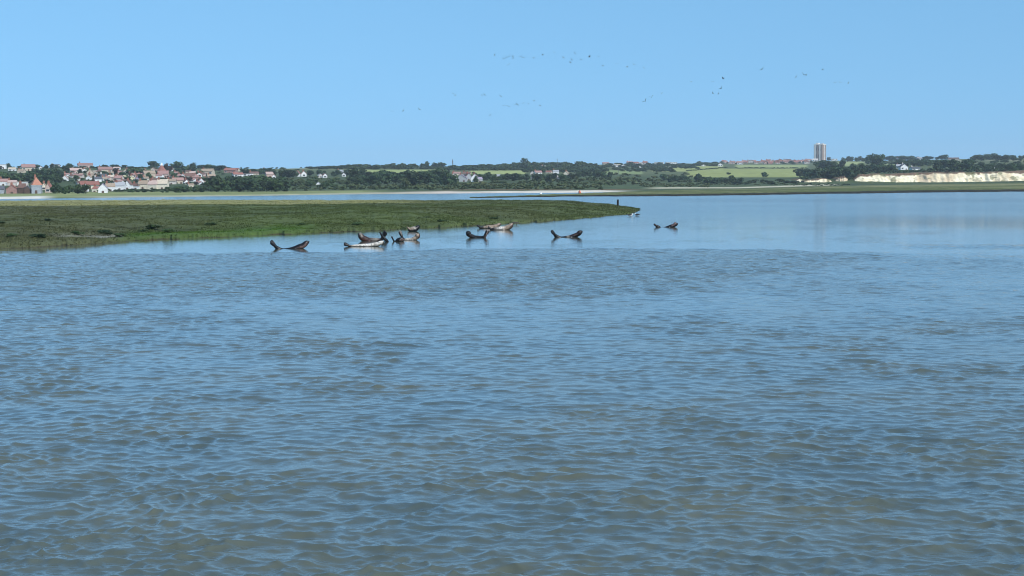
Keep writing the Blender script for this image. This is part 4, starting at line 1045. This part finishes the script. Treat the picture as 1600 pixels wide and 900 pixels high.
_t.links.new(_n.outputs['Fac'], _m.inputs['Value']); _s = N(_t, 'ShaderNodeVectorMath', operation='SCALE'); _t.links.new(_a.outputs['Color'], _s.inputs[0]); _t.links.new(_m.outputs[0], _s.inputs['Scale'])
_t.links.new(_s.outputs[0], _b.inputs['Base Color']); _b.inputs['Roughness'].default_value = .38; _b.inputs['Specular IOR Level'].default_value = .35
EYE, _t, _b = material('seal_eye'); _b.inputs['Base Color'].default_value = (.006, .005, .005, 1); _b.inputs['Roughness'].default_value = .08
SC = {'black': (.008, .007, .008), 'dark': (.013, .010, .010), 'brown': (.048, .027, .022), 'red': (.145, .052, .036), 'tan': (.30, .225, .165), 'grey': (.26, .235, .20), 'pale': (.56, .50, .42), 'white': (.66, .62, .56), 'pink': (.20, .125, .11)}
def curve(ht, hh, rb, dip=0.0, hr=None, lift=0.0, tw=1.0):
    """the usual banana pose: ht tail height, hh top of the head, rb girth, dip of the waist"""
    hr = hr or max(1.7, .27 * hh)
    return [(0, ht, .9 * tw), (.08, ht * .52, 1.7 * tw), (.16, ht * .14 + lift * .3, 2.2 * tw), (.30, dip + lift * .6, .78 * rb), (.48, dip + lift, rb), (.63, dip * .3 + lift + .4, 1.08 * rb),
            (.75, .20 * hh + lift * .8, 1.12 * rb), (.85, .36 * hh + lift * .4, 1.08 * rb), (.915, .60 * hh, hr * 1.28), (.955, hh - hr * .98, hr * 1.04), (1.01, hh - hr * .62, hr * .55)]
def seal(x_tail, x_head, y_water, spine, tones, label, spread=.16, yaw=0.0, head_r=None, yaw_head=0.0):
    """spine: (u along the animal 0 tail..1 nose, height in photo px above the waterline, radius in px). tones: (u, upper colour, lower colour)"""
    a = at_z(x_tail, y_water); b = at_z(x_head, y_water); mid = (a + b) / 2; s = mid.y / FPX; L = abs(x_head - x_tail) * s
    sgn = 1 if x_head > x_tail else -1
    t = empty('seal', (mid.x, mid.y, 0), (0 if sgn > 0 else math.pi) + R(yaw))
    k = 1 / max(.5, math.cos(R(yaw)))
    L *= k
    P = [(-L / 2 + u * L, 0, z * s, r * s * 1.12, r * s) for (u, z, r) in spine]
    # side swing of the neck
    P = [(x, (max(0, (x / L) - .2) ** 1.5) * yaw_head * L, z, ry, rz) for (x, y, z, ry, rz) in P]
    bm = bmesh.new(); tube(bm, P[1:], 18)
    # hind flippers: two flat paddles fanning from the ankle
    ank = P[2]; tip = P[0]; dx, dz = tip[0] - ank[0], tip[2] - ank[2]; wd = math.hypot(dx, dz)
    for sg in (-1, 1):
        q = []
        for f, ww, th in ((-.25, .22, .16), (.25, .20, .12), (.6, .27, .09), (.85, .30, .07), (1.03, .20, .045)):
            q.append((ank[0] + dx * f, sg * (.10 + f * spread * 1.3) * wd, ank[2] + dz * f + sg * .07 * wd * max(0, f), wd * th * 1.1 + .012, wd * ww * .78))
        tube(bm, q, 10)
    # fore flippers pressed to the flanks
    if True:
        i0 = min(range(len(P)), key=lambda i: abs((P[i][0] / L + .5) - .66)); c = P[i0]
        for sg in (-1, 1):
            tube(bm, [(c[0] + .06 * L, sg * c[3] * .8 + c[1], c[2] - c[4] * .1, .03, .05), (c[0] - .02 * L, sg * c[3] * 1.1 + c[1], c[2] - c[4] * .35, .03, .065), (c[0] - .10 * L, sg * c[3] * 1.22 + c[1], c[2] - c[4] * .55, .018, .05)], 8)
    # head with a blunt dog-like muzzle
    hd, ns = P[-2], P[-1]; dirv = Vector((ns[0] - hd[0], ns[1] - hd[1], ns[2] - hd[2]))
    r = hd[4] if head_r is None else head_r * s
    tube(bm, [(hd[0] - dirv.x * .6, hd[1] - dirv.y * .6, hd[2] - dirv.z * .6, r * .7, r * .7), (hd[0], hd[1], hd[2], r * 1.06, r * 1.02), (hd[0] + dirv.x * .5, hd[1] + dirv.y * .5, hd[2] + dirv.z * .5, r * .80, r * .76), (ns[0] - dirv.x * .1, ns[1] - dirv.y * .1, ns[2] - dirv.z * .1 - .1 * r, r * .58, r * .50), (ns[0] + dirv.x * .05, ns[1] + dirv.y * .05, ns[2] + dirv.z * .05 - .1 * r, r * .3, r * .28)], 14)
    me = remeshed(bm, .022, 'body')
    co = np.empty(len(me.vertices) * 3, dtype=np.float32); me.vertices.foreach_get('co', co); co = co.reshape(-1, 3)
    nr = np.empty(len(me.vertices) * 3, dtype=np.float32); me.vertices.foreach_get('normal', nr); nr = nr.reshape(-1, 3)
    u = co[:, 0] / L + .5; tu = [x[0] for x in tones]
    zc = np.interp(co[:, 0], [p[0] for p in P], [p[2] for p in P])
    up = smooth(-.35, .25, (co[:, 2] - zc) / (np.interp(co[:, 0], [p[0] for p in P], [p[4] for p in P]) + 1e-3) + (fbm(co[:, 0] * 9, co[:, 2] * 9, 2) - .5) * .8)
    wet = 1 - smooth(.01, .06, co[:, 2])
    U = np.stack([np.interp(u, tu, [SC[x[1]][i] for x in tones]) for i in range(3)], -1); Lw = np.stack([np.interp(u, tu, [SC[x[2]][i] for x in tones]) for i in range(3)], -1)
    c_ = U * up[:, None] + Lw * (1 - up)[:, None]; c_ = c_ * (1 - .7 * wet[:, None])
    at = me.attributes.new('tone', 'FLOAT_COLOR', 'POINT'); q = np.ones((len(co), 4), dtype=np.float32); q[:, :3] = c_; at.data.foreach_set('color', q.ravel())
    me.materials.clear(); me.materials.append(SEAL)
    link('body', me, t)
    d = dirv.normalized(); sd = d.cross(Vector((0, 0, 1))).normalized(); u_ = sd.cross(d)
    hv = Vector(hd[:3])
    for sg in (-1, 1):
        bm = bmesh.new(); bmesh.ops.create_uvsphere(bm, u_segments=10, v_segments=8, radius=r * .17); m_ = bpy.data.meshes.new('eye'); bm.to_mesh(m_); bm.free(); m_.materials.append(EYE)
        link('eye', m_, t, hv + dirv * .42 + sd * (sg * r * .62) + u_ * (r * .50))
    bm = bmesh.new(); bmesh.ops.create_uvsphere(bm, u_segments=10, v_segments=8, radius=r * .22); m_ = bpy.data.meshes.new('nose'); bm.to_mesh(m_); bm.free(); m_.materials.append(EYE)
    link('nose', m_, t, Vector(ns[:3]) + dirv * .06 + u_ * (.05 * r))
    tag(t, label, 'seal')
    return t
# heights (px above waterline), radii in px of the photograph
seal(424, 482, 388.5, curve(11.5, 12.5, 4.0, -2.3, 3.3, tw=1.3),
     [(0, 'black', 'black'), (.6, 'dark', 'dark'), (.8, 'dark', 'pink'), (.9, 'dark', 'pink'), (1, 'dark', 'dark')], 'dark seal furthest left, tail and head raised from the water', yaw=6)
seal(603, 560, 376.5, curve(14, 13.5, 4.4, 1.0, 3.6, tw=1.3),
     [(0, 'black', 'black'), (.2, 'brown', 'dark'), (.35, 'grey', 'red'), (.6, 'brown', 'red'), (.82, 'brown', 'red'), (.92, 'grey', 'brown'), (1, 'black', 'black')], 'reddish brown seal arched with its head raised to the left', yaw=-5)
seal(594, 607, 377.8, [(0, 15, .8), (.12, 12, 1.5), (.25, 9, 1.8), (.42, 6.5, 2.1), (.6, 4, 2.5), (.78, 1.6, 2.6), (.9, .6, 1.9), (1, .3, 1.0)],
     [(0, 'black', 'black'), (1, 'black', 'black')], 'small black seal leaning against the tail of the reddish brown seal', yaw=12)
seal(538, 600, 385.2, curve(4.6, 9.0, 3.2, .6, 2.7, lift=.6),
     [(0, 'black', 'black'), (.16, 'dark', 'black'), (.24, 'pale', 'grey'), (.6, 'white', 'grey'), (.75, 'pale', 'grey'), (.95, 'white', 'pale'), (1, 'dark', 'dark')], 'pale cream seal lying low in front of the reddish brown one', yaw=4)
seal(612.5, 632, 377.2, [(0, 7.4, .9), (.07, 4.8, 1.1), (.14, 1.2, 1.2), (.30, .0, 1.6), (.45, 1.8, 3.0), (.62, 2.6, 3.6), (.76, 3.2, 3.3), (.88, 3.6, 2.6), (1, 3.2, 1.3)],
     [(0, 'black', 'black'), (.6, 'black', 'dark'), (.85, 'black', 'pink'), (1, 'brown', 'pink')], 'small black seal with one flipper curled up like a hook', yaw=10)
seal(625, 655, 375.2, curve(13.5, 10.8, 3.2, .2, 3.6),
     [(0, 'grey', 'dark'), (.15, 'dark', 'black'), (.35, 'pale', 'grey'), (.6, 'grey', 'brown'), (.8, 'tan', 'tan'), (1, 'tan', 'brown')], 'tan seal facing right with its grey tail held upright', yaw=8)
seal(636.5, 655, 361.5, [(0, 6.6, 1.4), (.10, 4.2, 2.4), (.22, 2.8, 3.2), (.38, 2.8, 4.2), (.54, 3.2, 4.6), (.68, 3.8, 4.3), (.80, 5.2, 3.6), (.90, 6.8, 3.0), (1, 8.4, 1.8)],
     [(0, 'tan', 'brown'), (.3, 'tan', 'dark'), (.6, 'grey', 'dark'), (.72, 'black', 'black'), (1, 'black', 'black')], 'tan and black seal hauled out right against the marsh edge', yaw=14)
seal(762, 729, 371.5, curve(10.5, 11.0, 3.2, .2, 3.5, tw=1.2),
     [(0, 'dark', 'dark'), (.12, 'pink', 'pink'), (.25, 'dark', 'dark'), (.6, 'black', 'black'), (.78, 'dark', 'brown'), (1, 'black', 'black')], 'black seal with raised head at left and fanned pinkish tail flippers', spread=.55, yaw=-10)
seal(746, 782, 357.0, curve(5, 8.5, 3.0, .8, 2.4, lift=1.2),
     [(0, 'black', 'black'), (.22, 'dark', 'dark'), (.32, 'tan', 'grey'), (.8, 'tan', 'tan'), (1, 'tan', 'brown')], 'tan seal lying behind another beside the marsh shore', yaw=4)
seal(762.5, 801.5, 359.3, curve(4.6, 11, 3.8, .6, 3.0, lift=1),
     [(0, 'black', 'black'), (.22, 'dark', 'dark'), (.34, 'grey', 'grey'), (.5, 'white', 'grey'), (.72, 'tan', 'tan'), (1, 'tan', 'brown')], 'tan seal with a white flank patch, nearest the viewer by the marsh shore', yaw=3)
seal(862, 909.5, 370.5, curve(9.6, 10.6, 3.2, -1.2, 3.1, tw=1.3),
     [(0, 'black', 'black'), (.45, 'black', 'black'), (.53, 'grey', 'grey'), (.62, 'dark', 'dark'), (.75, 'brown', 'black'), (1, 'black', 'black')], 'black seal right of the group, pointed tail and head raised like a boat', yaw=5)
seal(1022, 1058.5, 355.0, curve(4.6, 7.2, 2.6, -1.7, 2.7, tw=1.2),
     [(0, 'black', 'black'), (.7, 'black', 'black'), (.88, 'pink', 'dark'), (1, 'black', 'black')], 'black seal furthest right, alone in the open water', yaw=5)
# driftwood stick by the tan seals
STK = mat_noise('driftwood', (.08, .075, .06), (.14, .12, .10), scale=8)
p = at_z(801, 351.5); q = at_z(811, 351.0); m_ = MB(); m_.bar((0, 0, .22), (q.x - p.x, 0, .20), .05, .03, 8); m_.bar(((q.x - p.x) * .55, 0, .21), ((q.x - p.x) * .62, .1, -.1), .03, .02, 6)
m_.bar((0, 0, .22), (-.1, 0, -.15), .05, .04, 6)
o = m_.build('driftwood', STK); o.location = (p.x, p.y, 0); tag(o, 'dark driftwood branch poking from the water right of the tan seals', 'driftwood')

# ------------------------------------------------------------------ waders at the spit and birds in the air
WB = mat_noise('bird_white', (.60, .60, .58), (.72, .72, .70), scale=9); DB = mat_noise('bird_dark', (.02, .02, .022), (.045, .045, .05), scale=9)
def gull(px, py, label, flip=1):
    p = at_z(px, py); t = empty('gull', p, R(20 * flip) + (0 if flip > 0 else math.pi))
    bm = bmesh.new(); tube(bm, [(-.22, 0, .10, .012, .01), (-.12, 0, .09, .05, .045), (0, 0, .075, .075, .07), (.09, 0, .10, .06, .06), (.13, 0, .16, .032, .034), (.16, 0, .21, .036, .038), (.20, 0, .215, .02, .02)], 12)
    link('body', remeshed(bm, .012, 'body'), t).data.materials.append(WB)
    bm = bmesh.new(); tube(bm, [(.13, 0, .20, .026, .026), (.16, 0, .222, .040, .040), (.195, 0, .218, .028, .026)], 10); link('hood', remeshed(bm, .009, 'hood'), t).data.materials.append(DB)
    for sg in (-1, 1):
        bm = bmesh.new(); tube(bm, [(.08, sg * .058, .115, .015, .04), (-.05, sg * .070, .115, .016, .045), (-.24, sg * .03, .115, .008, .012)], 8); link('wing', remeshed(bm, .009, 'wing'), t).data.materials.append(DB)
    m_ = MB(); m_.bar((.195, 0, .213), (.25, 0, .205), .012, .003, 6); m_.build('beak', DB, t)
    t.scale = (1.9, 1.9, 1.9) if False else (1.5, 1.5, 1.5)
    tag(t, label, 'gull')
gull(985, 338.2, 'small dark headed gull on the water, left one of two off the spit tip')
gull(995, 337.4, 'small dark headed gull on the water, right one of two off the spit tip', -1)

def bird_mesh(seed, mat):
    q = random.Random(seed); mb = MB(); up = q.uniform(-.05, .30); bend = q.uniform(.05, .16)
    mb.v = []
    # body: spindle along x
    prof = [(-.26, .008), (-.16, .035), (0, .055), (.12, .045), (.19, .026), (.27, .006)]; n = 8
    for (x, r) in prof:
        for i in range(n): mb.v.append((x, r * math.cos(6.28318 * i / n), r * math.sin(6.28318 * i / n)))
    for j in range(len(prof) - 1):
        for i in range(n): mb.f.append((j * n + i, (j + 1) * n + i, (j + 1) * n + (i + 1) % n, j * n + (i + 1) % n))
    for sg in (-1, 1):
        root = [(.10, sg * .03, .02), (-.06, sg * .03, .02)]; midp = [(.15, sg * .26, .02 + up * .5 + bend), (-.02, sg * .26, .02 + up * .5 + bend - .01)]; tip = [(-.02, sg * .56, .02 + up), (-.07, sg * .56, .02 + up)]
        k = len(mb.v); pts = root + midp + tip; th = .012
        mb.v += [(x, y, z + th) for x, y, z in pts] + [(x, y, z - th) for x, y, z in pts]
        for a, b, c, d in ((0, 1, 3, 2), (2, 3, 5, 4)): mb.f += [(k + a, k + b, k + c, k + d), (k + 6 + d, k + 6 + c, k + 6 + b, k + 6 + a)]
        for a, b in ((0, 2), (2, 4), (4, 5), (5, 3), (3, 1)): mb.f.append((k + a, k + b, k + 6 + b, k + 6 + a))
    return mb.mesh('flying_bird', mat)
BG = mat_noise('bird_grey', (.13, .14, .15), (.22, .23, .24), scale=9)
BM_ = [bird_mesh(i, BG) for i in range(5)]; BD_ = [bird_mesh(20 + i, DB) for i in range(3)]
FLOCK = {
 'faint bird in the upper string of the flock above the middle wood': [(773, 86), (787, 92), (792, 90), (796, 86), (801, 88), (802, 91), (795, 101), (814, 88), (818, 90), (834, 91), (848, 86), (866, 82), (880, 90), (893, 93), (891, 98), (898, 83), (908, 93), (921, 89), (935, 89), (942, 103), (963, 100), (980, 105), (990, 101), (1006, 106)],
 'faint bird in the lower left string of the flock': [(708, 146), (712, 149), (753, 149), (757, 148), (766, 180), (782, 150), (787, 165), (794, 166), (804, 164), (808, 163), (818, 161), (826, 162), (834, 158), (844, 165), (655, 171), (630, 173), (612, 174)],
 'small dark bird in the lower right part of the flock': [(1008, 158), (1018, 152), (1034, 146), (1080, 128), (1114, 128), (1130, 123), (1127, 138), (1123, 147), (1114, 146)],
 'faint bird at the far right end of the flock': [(1190, 109), (1244, 120), (1256, 117), (1260, 118), (1286, 109), (1305, 129), (1312, 129), (1326, 130)]}
for lb, pts in FLOCK.items():
    for (px, py) in pts:
        strong = (px, py) in ((1130, 123), (1018, 152), (1127, 138), (1008, 158), (1256, 117), (1190, 109), (792, 90), (921, 89))
        D = rnd.uniform(330, 370) if strong else rnd.uniform(460, 620); p = at_d(px, py, D)
        me = rnd.choice(BD_ if strong else BM_)
        o = link('flying_bird', me, None, p, (R(rnd.uniform(-45, 45)), R(rnd.uniform(-15, 25)), R(rnd.uniform(20, 160))))
        tag(o, lb, 'bird', 'flock: ' + lb)
